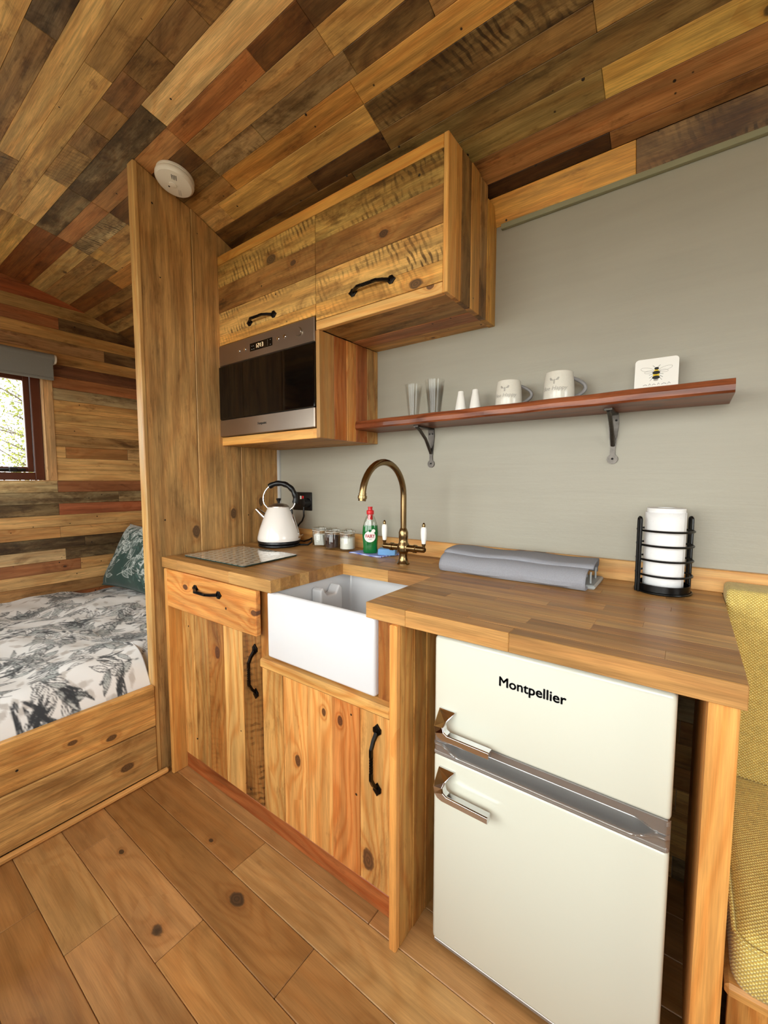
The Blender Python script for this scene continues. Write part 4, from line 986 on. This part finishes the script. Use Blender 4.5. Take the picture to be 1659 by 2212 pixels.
MB().lathe([(.024, 0), (.024, .022), (.019, .034), (.010, .036)], 20, frame((-.247, -.0092, 1.096), (1, 0, 0), (0, 0, 1))).build('plug_body', M_BLACK, pg)
MB().tube([(-.247, -.035, 1.080), (-.246, -.038, 1.055), (-.247, -.036, 1.03), (-.262, -.034, 1.005), (-.285, -.036, .985), (-.30, -.045, .955), (-.29, -.06, .925), (-.25, -.07, .912), (-.20, -.08, .912), (-.155, -.085, .925), (-.13, -.095, .935), (-.12, -.105, .920), (-.135, -.115, .906), (-.158, -.128, .9045), (-.180, -.140, .9055)], .0042, 10).build('cord', M_BLACK, pg)

# ---- three clip-top jars
def jar(x, y, ang, fill, label):
    t = thing('storage_jar', label, 'jar', (x, y, .9), 'clip-top jars on the worktop')
    Mj = Matrix.Translation((x, y, .9)) @ Matrix.Rotation(ang, 4, 'Z')
    MB().lathe([(.0005, .0005), (.030, .0), (.0345, .004), (.0350, .012), (.0350, .062), (.0320, .070), (.0325, .076), (.0300, .0765), (.0305, .070), (.0328, .060), (.0328, .010), (.0005, .006)], 36, Mj, False).build('glass_body', M_JARGL, t)
    l = MB().lathe([(.0345, .0785), (.0355, .082), (.0345, .088), (.029, .0915), (.012, .095), (.0005, .0955)], 36, Mj).build('glass_lid', M_JARGL, t)
    MB().lathe([(.0335, .0762), (.0345, .0774), (.0335, .0786), (.031, .0774)], 30, Mj, False).build('rubber_seal', M_WHITEP, t)
    wv = MB(); c_ = [Mj @ Vector((.0338 * math.cos(a), .0338 * math.sin(a), .0715)) for a in [2 * math.pi * i / 28 for i in range(28)]]
    wv.tube(c_, .0010, 6, closed=True)
    for s in (-1, 1):
        wv.tube([Mj @ Vector(p) for p in ((-.034, s * .012, .071), (-.040, s * .012, .062), (-.045, s * .009, .047), (-.046, 0, .036))], .0011, 6)
        wv.tube([Mj @ Vector(p) for p in ((-.036, s * .012, .069), (-.037, s * .012, .086), (-.026, s * .012, .093))], .0011, 6)
    wv.tube([Mj @ Vector((.0362 * math.cos(a), .0362 * math.sin(a), .0835)) for a in [2 * math.pi * i / 28 for i in range(28)]], .0009, 6, closed=True)
    wv.build('wire_clip', M_CHROME, t)
    if fill == 'tea':
        for i in range(5):
            q = Mj @ Matrix.Translation((-.016 + .008 * i, .002 * (i % 2), .034)) @ Matrix.Rotation(.12 * (i - 2), 4, 'Y') @ Matrix.Rotation(.2 * ((i * 7) % 3 - 1), 4, 'Z')
            V, Fc = cbox(.004, .044, .052, .0015); MB().add(V, Fc, q).build('tea_bag', M_TEABAG, t)
    else:
        hh = .058 if fill == 'sugar' else .060
        MB().lathe([(.0005, .0065), (.0322, .0105), (.0322, hh), (.0005, hh + .002)], 32, Mj, False).build('contents', M_SUGAR if fill == 'sugar' else M_COFFEE, t)
jar(-.074, -.100, math.radians(-60), 'tea', 'clip-top glass jar of tea bags beside the kettle')
jar(.020, -.112, math.radians(-60), 'coffee', 'clip-top glass jar of dark brown coffee between the other two jars')
jar(.104, -.106, math.radians(-60), 'sugar', 'clip-top glass jar of white sugar beside the green bottle')

# ---- cloth, sponge and washing-up liquid
cl = MB(); P = []
for i in range(15):
    row = []
    for j in range(11):
        u, v_ = i / 14.0, j / 10.0
        x = .150 + .175 * u + .035 * v_; y = -.150 + .125 * v_ - .012 * u
        row.append((x, y, .9045 + .0012 * math.sin(7 * u + 3 * v_)))
    P.append(row)
cl.grid(P); c0 = cl.build('dish_cloth', M_CHECK); sol = c0.modifiers.new('thick', 'SOLIDIFY'); sol.thickness = .0045; sol.offset = -1
tag(c0, 'folded blue and white check cloth under the green bottle', 'cloth')
sp = bm_obj('sponge', rbox(-.036, .036, -.024, .024, 0, .026, .004, 2), M_SPONGE, None, Matrix.Translation((.322, -.108, .9055)) @ Matrix.Rotation(math.radians(25), 4, 'Z')); tag(sp, 'light blue sponge on the check cloth by the tap', 'sponge')
fb = thing('washing_up_bottle', 'green washing-up liquid bottle with red cap on the cloth', 'bottle', (.236, -.112, .9055))
MBt = Matrix.Translation((.236, -.112, .9055)) @ Matrix.Rotation(KA, 4, 'Z')
def oval(profile, M, n=36):
    m = MB(); V = []; Fc = []
    for a, b, z in profile:
        for i in range(n): t = 2 * math.pi * i / n; V.append(M @ Vector((a * math.copysign(abs(math.cos(t)) ** .8, math.cos(t)), b * math.copysign(abs(math.sin(t)) ** .8, math.sin(t)), z)))
    for k in range(len(profile) - 1):
        for i in range(n): j = (i + 1) % n; Fc.append([k * n + i, k * n + j, (k + 1) * n + j, (k + 1) * n + i])
    Fc += [list(range(n))[::-1], [(len(profile) - 1) * n + i for i in range(n)]]
    return m.add(V, Fc, None, True)
oval([(.028, .018, 0), (.0305, .020, .004), (.0300, .0195, .030), (.0325, .0205, .060), (.0335, .0210, .085), (.0310, .0200, .112), (.0300, .0195, .116)], MBt).build('liquid', M_GREEN, fb)
oval([(.0300, .0195, .1162), (.0255, .0175, .132), (.0195, .0145, .148), (.0130, .0120, .158), (.0115, .0115, .165)], MBt).build('clear_shoulder', M_BOTCL, fb)
cpn = MB().lathe([(.0150, .162), (.0155, .164), (.0155, .176), (.0140, .179), (.0095, .180), (.0085, .188), (.0100, .190), (.0098, .1935), (.0005, .194)], 28, MBt).build('cap', M_RED, fb)
MB().lathe([(.0105, .140), (.0110, .152), (.0105, .160)], 20, MBt).build('neck_tag', M_RED, fb)
def on_oval(pts, a, b):
    out = []
    for x, z in pts:
        c_ = max(-1, min(1, x / a)); out.append((x, -b * math.sqrt(max(0, 1 - abs(c_) ** 2.5)) - .0012, z))
    return out
def disc_on(nm, mat, cx_, cz_, r, lift=0.0, parent=None, el=1.0):
    n = 28; rings = [0, .35, .7, 1.0]; V = []; Fc = []
    for q in rings:
        for i in range(n): t = 2 * math.pi * i / n; V.append((cx_ + r * q * math.cos(t), cz_ + r * q * el * math.sin(t)))
    P3 = [MBt @ Vector((x, y - lift, z)) for x, y, z in on_oval(V, .034, .0205)]
    for k in range(3):
        for i in range(n): j = (i + 1) % n; Fc.append([k * n + i, k * n + j, (k + 1) * n + j, (k + 1) * n + i])
    return MB().add(P3, Fc, None, True).build(nm, mat, parent)
lab = disc_on('label', M_WHITEB, -.001, .070, .0235, 0, fb)
disc_on('label_badge', M_WHITEB, .014, .094, .0075, .0004, lab); disc_on('label_leaf', M_GREEN, -.001, .094, .005, .0006, lab)
bb = MB()
for q in ((.009, .043), (.014, .046), (.011, .050), (.0155, .041)): pass
tx = text_mesh('lettering', 'FAIRY', .0148, M_REDTXT, lab, Matrix.Identity(4), align='CENTER', dbl=.0008, depth=.0002)
for v in tx.data.vertices:
    xx = v.co.x * 1.02 - .001; zz = v.co.y * 1.35 + .0655; yy_ = on_oval([(xx, zz)], .034, .0205)[0][1] - .0006 - v.co.z; v.co = MBt @ Vector((xx, yy_, zz))
tx2 = text_mesh('small_lettering', 'Original', .0048, M_GREYTXT, lab, Matrix.Identity(4), align='CENTER', depth=.0002)
for v in tx2.data.vertices:
    xx = v.co.x - .001; zz = v.co.y + .0575; yy_ = on_oval([(xx, zz)], .034, .0205)[0][1] - .0006 - v.co.z; v.co = MBt @ Vector((xx, yy_, zz))

# ---- glass chopping board
gb = thing('chopping_board', 'patterned glass chopping board lying on the worktop', 'chopping board', (-.13, -.465, .9))
gp = []; ga, gb2, gc, gd = (-.335, -.612), (.052, -.606), (.030, -.330), (-.345, -.330)
quad = [Vector((*p, 0)) for p in (ga, gb2, gc, gd)]; rr = .012
for i in range(4):
    p, a, b = quad[i], quad[i - 1], quad[(i + 1) % 4]; d0 = (a - p).normalized(); d1 = (b - p).normalized()
    s0, s1 = p + d0 * rr, p + d1 * rr
    for k in range(6):
        t = k / 5.0; q = s0 * (1 - t) ** 2 + p * 2 * t * (1 - t) + s1 * t ** 2; gp.append((q.x, q.y))
MB().prism(gp, .9025, .9068, 'z').build('glass_slab', M_CHOPE, gb)
MB().prism([(x * .998 - .0003, y * .998 - .0009) for x, y in gp], .9068, .9072, 'z').build('printed_face', M_BOARD, gb)
for x, y in ((-.31, -.585), (.02, -.58), (.005, -.355), (-.32, -.355)): MB().lathe([(.006, 0), (.006, .0028)], 12, Matrix.Translation((x, y, .8998))).build('rubber_foot', M_BLACK, gb)

# ---- dish rack wrapped in a folded drying mat
rk = thing('dish_rack', 'pale grey plastic dish rack poking out of the drying mat', 'rack', (.9, -.14, .9))
MB().box(.66, 1.108, -.200, -.048, .9, .912, .004).build('tray', M_RACK, rk)
for i in range(18): MB().tube([(.675 + .0245 * i, -.17, .910), (.675 + .0245 * i, -.172, .938), (.675 + .0245 * i, -.168, .944)], .0028, 8).build('prong', M_RACK, rk)
for i in range(18): MB().tube([(.675 + .0245 * i, -.09, .910), (.675 + .0245 * i, -.092, .938), (.675 + .0245 * i, -.088, .944)], .0028, 8).build('prong', M_RACK, rk)
mt_ = thing('drying_mat', 'grey folded drying mat lying along the back of the worktop', 'mat', (.86, -.15, .9))
def mat_sheet(name, prof, x0, x1, mat, thick, skew=0.0, wave=.002):
    m = MB(); P = []
    for i in range(41):
        u = i / 40.0; row = []
        for j, (y, z) in enumerate(prof): row.append((x0 + (x1 - x0) * u + skew * j / len(prof), y + wave * math.sin(u * 9 + j * .3), z + wave * .8 * math.sin(u * 13 + j * .2) * (1 if z > .91 else 0)))
        P.append(row)
    m.grid(P); o = m.build(name, mat, mt_); s = o.modifiers.new('thick', 'SOLIDIFY'); s.thickness = thick; s.offset = 0; return o
base_prof = [(-.050, .9045), (-.12, .9042), (-.20, .9042), (-.228, .905), (-.236, .912), (-.238, .922), (-.232, .935), (-.222, .946), (-.205, .953), (-.17, .957), (-.12, .958), (-.08, .957), (-.055, .950), (-.045, .938), (-.044, .925)]
mat_sheet('mat_body', base_prof, .632, 1.090, M_FELT, .007)
flap = [(-.046, .942), (-.050, .956), (-.062, .965), (-.09, .967), (-.13, .9665), (-.17, .964), (-.195, .958)]
mat_sheet('mat_flap', flap, .618, 1.092, M_FELT, .007, 0.012, .0025)

# ---- kitchen roll in a black wire holder
ph = thing('kitchen_roll_holder', 'black wire kitchen roll holder on the worktop against the grey wall', 'holder', (1.262, -.092, .9))
HX, HY, HR = 1.262, -.093, .066; MH = Matrix.Translation((HX, HY, .9))
MB().lathe([(.0005, .003), (HR - .004, .003), (HR - .002, .005), (HR - .002, .024), (HR - .005, .024), (HR - .005, .006), (.0005, .006)], 40, MH, False).build('base_cup', M_BLKMET, ph)
def ringz(z, name, r=HR): MB().tube([MH @ Vector((r * math.cos(a), r * math.sin(a), z)) for a in [2 * math.pi * i / 40 for i in range(40)]], .0030, 8, closed=True).build(name, M_BLKMET, ph)
ringz(.003, 'base_ring', HR + .001)
for z in (.050, .092, .132, .172): ringz(z, 'ring')
for a in (KA, KA + math.pi):
    c_ = Vector((math.cos(a), math.sin(a), 0)); t_ = Vector((-math.sin(a), math.cos(a), 0))
    o_ = MH @ (c_ * (HR + .005))
    pts = [o_ + t_ * -.006 + Vector((0, 0, .001)), o_ + t_ * -.006 + Vector((0, 0, .200))] + [o_ + t_ * (-.006 * math.cos(b)) + Vector((0, 0, .200 + .008 * math.sin(b))) for b in [math.pi * i / 8 for i in range(1, 8)]] + [o_ + t_ * .006 + Vector((0, 0, .200)), o_ + t_ * .006 + Vector((0, 0, .001))]
    MB().tube(pts, .0036, 10).build('upright', M_BLKMET, ph)
kr = thing('kitchen_roll', 'white quilted kitchen roll standing in the black wire holder', 'kitchen roll', (1.262, -.092, .907))
mr = MB(); P = []
for i in range(73):
    a = KA - math.pi * .35 + 2 * math.pi * i / 72.0; r_ = .0475 + .0022 * i / 72.0
    P.append([(HX + r_ * math.cos(a), HY + r_ * math.sin(a), z) for z in (.9065, .95, 1.0, 1.05, 1.09, 1.122)])
mr.grid(P); ro = mr.build('outer_sheet', M_PAPER, kr); s_ = ro.modifiers.new('thick', 'SOLIDIFY'); s_.thickness = .0012
MB().lathe([(.020, .0068), (.0455, .0068), (.0455, .2335), (.020, .2345), (.0195, .0068)], 48, Matrix.Translation((HX, HY, .9)), False).build('roll_body', M_PAPER, kr)
# ---- smoke alarm
ax, ay = -.335, -.590; slope = -2 * .219 * (ay + 1.1); za = ceil_z(ay)
Ma = frame((ax, ay, za - .0005), (1, 0, 0), (0, -1, -slope))
al_ = thing('smoke_alarm', 'round white smoke alarm on the plank ceiling', 'smoke alarm', (ax, ay, za))
MB().lathe([(.066, 0), (.068, .002), (.0685, .010), (.066, .012)], 48, Ma).build('mounting_base', M_WHITEP, al_)
MB().lathe([(.064, .011), (.0685, .014), (.070, .018), (.0685, .026), (.062, .033), (.045, .0365), (.0005, .038)], 56, Ma).build('alarm_cover', M_WHITEP, al_)
MB().lathe([(.014, .0365), (.013, .040), (.011, .0408), (.0005, .041)], 28, Ma @ Matrix.Translation((-.002, .002, 0))).build('test_button', M_WHITEP, al_)
for i in range(4): MB().box(-.011, .011, -.0012, .0012, .0335, .0372, .0004, Ma @ Matrix.Rotation(.6, 4, 'Z') @ Matrix.Translation((.036 , -.012 + .0052 * i, 0))).build('sounder_slot', M_SLOT, al_)
MB().box(-.003, .003, -.003, .003, .036, .0385, .001, Ma @ Matrix.Translation((-.024, .006, 0))).build('indicator', M_SLOT, al_)
for i in range(3): MB().box(-.014, .014, -.0005, .0005, .034, .0373, .0001, Ma @ Matrix.Rotation(.6, 4, 'Z') @ Matrix.Translation((-.030, -.022 + .004 * i, 0))).build('small_print', M_LTGREY, al_)

# ================================================================== BED CORNER
bd = thing('bed_frame', 'built-in bed front of wide knotty planks beside the partition', 'bed', (-.40, -1.4, 0))
plank(bd, -.425, -.396, YF + .01, -.717, .212, .381, 'y', '+x', M_PART, '#cf9c58', .30, name='front_board', ch=.004, knot=(-.396, -.88, .245, .011), knot2=(-.396, -1.0, .29, .009))
plank(bd, -.425, -.397, YF + .01, -.717, .018, .209, 'y', '+x', M_PART, '#c0965a', .42, name='front_board', ch=.004, knot=(-.396, -.83, .10, .015))
plank(bd, XE + .002, -.425, YF + .01, -.054, .18, .20, 'y', '+z', M_BACK, '#8a6236', .3, name='mattress_base')
struct(plank(None, -.397, -.377, YF + .01, -.68, 0, .022, 'y', '+x', M_PINE, '#cf9a5a', .1, name='trim_4', ch=.007))
tag(bm_obj('mattress', rbox(XE + .01, -.54, YF + .03, -.055, .2005, .36, .03, 3), M_WHITEB), 'plain white mattress under the patterned duvet', 'mattress')

def paint_setup(nx, ny, base): return np.tile(np.array(base, float), (nx, ny, 1))
def stroke(img, UV, pts, w0, col, a=1.0):
    """draw a polyline in metres on a field of UV coordinates"""
    U, V_ = UV
    for (x0, y0, r0), (x1, y1, r1) in zip(pts[:-1], pts[1:]):
        pad = max(r0, r1) * 2 + .004
        i0, i1 = np.searchsorted(U, (min(x0, x1) - pad, max(x0, x1) + pad)); j0, j1 = np.searchsorted(V_, (min(y0, y1) - pad, max(y0, y1) + pad))
        if i1 <= i0 or j1 <= j0: continue
        uu, vv_ = np.meshgrid(U[i0:i1], V_[j0:j1], indexing='ij'); dx, dy = x1 - x0, y1 - y0; L2 = dx * dx + dy * dy + 1e-12
        t = np.clip(((uu - x0) * dx + (vv_ - y0) * dy) / L2, 0, 1); dd = np.hypot(uu - x0 - t * dx, vv_ - y0 - t * dy); rr_ = r0 + (r1 - r0) * t
        k = np.clip((rr_ - dd) / .003 + .5, 0, 1)[..., None] * a
        img[i0:i1, j0:j1] = img[i0:i1, j0:j1] * (1 - k) + np.array(col) * k
def leaf(img, UV, x, y, ang, L, wd, col, fill=None, fa=.6, lw=.0016, hatch=0):
    n = 9; up = []; dn = []; md = []
    bend = rng.uniform(-.5, .5)
    for i in range(n):
        t = i / (n - 1.0); a = ang + bend * t; cx_ = x + L * t * math.cos(ang + bend * t * .5); cy_ = y + L * t * math.sin(ang + bend * t * .5); w_ = wd * math.sin(math.pi * t ** .8) 
        up.append((cx_ - w_ * math.sin(a), cy_ + w_ * math.cos(a), lw)); dn.append((cx_ + w_ * math.sin(a), cy_ - w_ * math.cos(a), lw)); md.append((cx_, cy_, max(w_, .001)))
    if fill is not None: stroke(img, UV, md, 0, fill, fa)
    stroke(img, UV, up, 0, col); stroke(img, UV, dn, 0, col)
    stroke(img, UV, [(a, b, lw * .7) for a, b, c_ in md], 0, col, .8)
    for h in range(hatch):
        i = rng.randint(1, n - 2); stroke(img, UV, [(md[i][0], md[i][1], lw), (up[i + 1][0], up[i + 1][1], lw * .4)], 0, col, .9)
def spray(img, UV, x, y, ang, s, col, fill, fa, lw=.0016):
    n = rng.randint(4, 8); pts = []
    px_, py_, a = x, y, ang
    for i in range(n):
        pts.append((px_, py_, lw)); a += rng.uniform(-.25, .25); px_ += s * .035 * math.cos(a); py_ += s * .035 * math.sin(a)
        for sg in (-1, 1): leaf(img, UV, px_, py_, a + sg * rng.uniform(.5, .9), s * rng.uniform(.06, .11), s * rng.uniform(.008, .016), col, fill if rng.rand() < .5 else None, fa, lw, rng.randint(0, 4))
    pts.append((px_, py_, lw)); stroke(img, UV, pts, 0, col)
def set_print(o, img):
    me = o.data; at = me.color_attributes.new('print', 'FLOAT_COLOR', 'POINT')
    c_ = np.ones((len(me.vertices), 4), np.float32); c_[:, :3] = img.reshape(-1, 3); at.data.foreach_set('color', c_.ravel())

# duvet: a puffy sheet with the edge tucked behind the rail
dx0, dx1, dy0, dy1 = XE + .012, -.424, -1.60, -.06
U = np.concatenate([np.linspace(dx0, dx1 - .03, 330), np.linspace(dx1 - .03, dx1 + .03, 28)[1:]]); Vv = np.concatenate([np.linspace(dy0, -1.3, 40), np.linspace(-1.3, dy1, 290)[1:]])
img = paint_setup(len(U), len(Vv), lin('#e6e5e3')); UV = (U, Vv)
for _ in range(420): 
    x, y = rng.uniform(dx0, dx1 + .03), rng.uniform(dy0, dy1); a = rng.uniform(0, 6.28); L = rng.uniform(.012, .03)
    stroke(img, UV, [(x, y, .004), (x + L * math.cos(a), y + L * math.sin(a), .011), (x + 2 * L * math.cos(a), y + 2 * L * math.sin(a), .003)], 0, lin('#b9b2ab'), .55)
for _ in range(125): spray(img, UV, rng.uniform(dx0, dx1), rng.uniform(dy0, dy1), rng.uniform(0, 6.28), rng.uniform(.6, 1.15), lin('#34373b'), lin('#a7aeac'), .35, .0013)
for _ in range(55):
    x, y = rng.uniform(dx0, dx1), rng.uniform(dy0, dy1); a = rng.uniform(0, 6.28)
    for k in range(rng.randint(4, 9)): leaf(img, UV, x + rng.uniform(-.02, .02), y + rng.uniform(-.02, .02), a + rng.uniform(-.6, .6), rng.uniform(.03, .07), .004, lin('#33363a'), lin('#33363a') if rng.rand() < .35 else None, .8)
xx, yyy = np.meshgrid(U, Vv, indexing='ij')
edge = np.clip((dx1 - .006 - xx) / .16, 0, 1)
zz = .476 + .014 * np.sin(xx * 7 + yyy * 3) + .012 * np.sin(yyy * 9 - xx * 4) + .006 * np.sin(xx * 23 + yyy * 17) + .004 * np.sin(yyy * 31 - xx * 19) + .02 * np.exp(-((xx + .62) / .2) ** 2)
zz = .372 + (zz - .372) * (1 - (1 - edge) ** 2.6)
rest = np.clip((xx - (dx1 - .012)) / .04, 0, 1)
part_lim = -.403 - .1 * np.clip(yyy + .70, 0, 1) - .066; lim = np.where(yyy > -.716, part_lim, dx1)
xs_g = np.where(xx > dx1 - .006, dx1 - .006 + (xx - dx1 + .006) * .12, xx); zz = zz - rest * .012
xs_g = dx0 + (xs_g - dx0) * (lim - dx0) / (dx1 - dx0)
m = MB(); me = bpy.data.meshes.new('duvet'); nU, nV = len(U), len(Vv)
co3 = np.stack([xs_g, yyy, zz], -1).reshape(-1, 3); ii = np.arange(nU * nV).reshape(nU, nV)
fc = np.stack([ii[:-1, :-1], ii[1:, :-1], ii[1:, 1:], ii[:-1, 1:]], -1).reshape(-1, 4)
me.from_pydata(co3.tolist(), [], fc.tolist()); me.polygons.foreach_set('use_smooth', [True] * len(me.polygons)); me.materials.append(M_PRINT)
du = bpy.data.objects.new('duvet', me); link(du); set_print(du, img); tag(du, 'white duvet printed with black sketched leaves on the bed', 'duvet')

# pillow leaning in the corner
nU, nV = 190, 130; U = np.linspace(-.34, .34, nU); Vv = np.linspace(-.225, .225, nV); img = paint_setup(nU, nV, lin('#27433c')); UV = (U, Vv)
for _ in range(26): spray(img, UV, rng.uniform(-.33, .33), rng.uniform(-.22, .22), rng.uniform(.3, 2.6), rng.uniform(.9, 1.5), lin('#cdd5d0'), lin('#9fb0a8'), .06, .0014)
for _ in range(40): leaf(img, UV, rng.uniform(-.33, .33), rng.uniform(-.22, .22), rng.uniform(0, 6.28), rng.uniform(.05, .1), .010, lin('#1f322d'), lin('#3d5c54'), .8, .0015)
uu, vv_ = np.meshgrid(U, Vv, indexing='ij')
bul = np.clip((1 - (np.abs(uu) / .335) ** 4) * (1 - (np.abs(vv_) / .22) ** 4), 0, 1) ** .5
uw = uu * (1 - .06 * (1 - (vv_ / .215) ** 2) * (np.abs(uu) / .33)); vw = vv_ * (1 - .07 * (1 - (uu / .33) ** 2) * (np.abs(vv_) / .215))
Mp = Matrix.Translation((-1.60, -.215, .690)) @ Matrix.Rotation(math.radians(4), 4, 'Z') @ Matrix.Rotation(math.radians(63), 4, 'X')
fcs = []; vsx = []
for sgn in (1, -1):
    h_ = sgn * (.003 + .075 * bul) + .004 * np.sin(uu * 25 + vv_ * 14) * bul
    vsx.append(np.stack([uw, vw, h_], -1).reshape(-1, 3))
ii = np.arange(nU * nV).reshape(nU, nV); q = np.stack([ii[:-1, :-1], ii[1:, :-1], ii[1:, 1:], ii[:-1, 1:]], -1).reshape(-1, 4)
fcs = np.concatenate([q, q[:, ::-1] + nU * nV]).tolist()
bnd_ = list(ii[:, 0]) + list(ii[-1, 1:]) + list(ii[-2::-1, -1]) + list(ii[0, -2:0:-1])
for a, b in zip(bnd_, bnd_[1:] + bnd_[:1]): fcs.append([int(a), int(a) + nU * nV, int(b) + nU * nV, int(b)])
me = bpy.data.meshes.new('pillow'); me.from_pydata(np.concatenate(vsx).tolist(), [], fcs); me.polygons.foreach_set('use_smooth', [True] * len(me.polygons)); me.materials.append(M_PRINT)
po = bpy.data.objects.new('pillow', me); link(po, None, Mp); set_print(po, np.concatenate([img.reshape(-1, 3), img.reshape(-1, 3)])); tag(po, 'dark green pillow with white leaf print leaning in the bed corner', 'pillow')

# roller blind
rb = thing('roller_blind', 'grey roller blind rolled up above the bed window', 'blind', (XE + .04, -1.0, 1.95))
rlx = XE + .045
MB().tube([(rlx, -1.46, 1.958), (rlx, -.552, 1.958)], .029, 24).build('fabric_roll', M_BLIND, rb)
MB().box(rlx + .024, rlx + .0275, -1.46, -.562, 1.828, 1.958, .001).build('fabric_drop', M_BLIND, rb)
MB().box(rlx + .020, rlx + .031, -1.46, -.562, 1.822, 1.838, .003).build('bottom_bar', M_BLIND, rb)
MB().tube([(rlx, -.553, 1.958), (rlx, -.541, 1.958)], .027, 20).build('end_bracket', M_WHITEP, rb)
MB().box(XE + .001, rlx + .01, -.545, -.541, 1.93, 1.985, .001).build('wall_plate', M_WHITEP, rb)

# ================================================================== BENCH
be = thing('bench', 'wooden bench box with a rounded front edge under the yellow cushions', 'bench', (1.9, -.35, 0))
plank(be, 1.3985, XR - .02, -.606, -.02, .318, .342, 'x', '-y', M_PINE, '#d99f58', .1, name='seat_board', ch=.006)
for i in range(6): plank(be, 1.405 + .27 * i, 1.405 + .27 * i + .268, -.590, -.575, .0, .318, 'z', '-y', M_DOOR, ['#c98f4a', '#b98040', '#d39a54'][i % 3], .25, name='front_board')
def cushion(name, x0, x1, y0, y1, z0, z1, r, label):
    o = bm_obj(name, rbox(x0, x1, y0, y1, z0, z1, r, 5), M_YELLOW, None, Matrix.Identity(4)); tag(o, label, 'cushion')
    pp = []
    for cx_, cy_, a0 in ((x1 - r, y1 - r, 0), (x0 + r, y1 - r, 90), (x0 + r, y0 + r, 180), (x1 - r, y0 + r, 270)):
        for i in range(6): a = math.radians(a0 + 18 * i); pp.append((cx_ + (r * .93) * math.cos(a), cy_ + (r * .93) * math.sin(a), z1 - r * .35))
    MB().tube(pp, .0035, 8, closed=True).build('piping', M_YELLOW, o)
    return o
cushion('seat_cushion', 1.404, 2.75, -.622, -.03, .3425, .452, .030, 'mustard yellow tweed seat cushion on the bench')
cb_ = bm_obj('back_cushion', rbox(1.3985, 2.75, -.136, -.0215, .4515, .936, .012, 5), M_YELLOW); tag(cb_, 'mustard yellow tweed back cushion against the wall above the bench seat', 'cushion')

# ================================================================== OUTSIDE
MB().box(-30, 30, -30, 30, -.75, -.70, 0).build('ground', M_GRASS); tag(bpy.data.objects['ground'], kind='structure')
def tree(x, y, h, seed, label):
    r = random.Random(seed); t = thing('tree', label, 'tree', (x, y, -.7), 'trees outside the bed window')
    tr = MB(); tr.tube([(x, y, -.7), (x + .05, y, .4), (x - .05, y + .05, h * .6), (x, y, h)], [.07, .055, .035, .012], 8); tr.build('trunk', M_BARK, t)
    br = MB(); lf = MB(); V = []; Fc = []
    for i in range(70):
        z = r.uniform(.3, h); a = r.uniform(0, 6.28); L = r.uniform(.4, 1.3) * (1.1 - .5 * z / h); p = Vector((x, y, z)); d = Vector((math.cos(a), math.sin(a), r.uniform(.1, .7))).normalized()
        pts = [p]
        for k in range(4): d = (d + Vector((r.uniform(-.3, .3), r.uniform(-.3, .3), r.uniform(-.1, .25)))).normalized(); pts.append(pts[-1] + d * L / 4)
        br.tube(pts, [.012, .009, .006, .004, .002], 4)
        for k in range(110):
            u = r.uniform(.2, 1) * 4; b = min(3, int(u)); c = pts[b].lerp(pts[b + 1], u - b) + Vector((r.gauss(0, .12), r.gauss(0, .12), r.gauss(0, .12)))
            e1 = Vector((r.gauss(0, 1), r.gauss(0, 1), r.gauss(0, 1))).normalized() * r.uniform(.015, .032); e2 = Vector((r.gauss(0, 1), r.gauss(0, 1), r.gauss(0, 1))).normalized() * r.uniform(.008, .016)
            n = len(V); V += [c - e1, c + e2, c + e1, c - e2]; Fc.append([n, n + 1, n + 2, n + 3])
    br.build('branches', M_BARK, t); l = lf.add(V, Fc).build('leaves', M_LEAF, t); l['kind'] = 'stuff'
tree(-5.2, .2, 3.4, 3, 'pale leafy tree close outside the bed window')
tree(-6.6, 1.6, 3.8, 5, 'pale leafy tree farther from the bed window')
tree(-6.0, -1.6, 3.6, 8, 'pale leafy tree outside the bed window towards the door side')
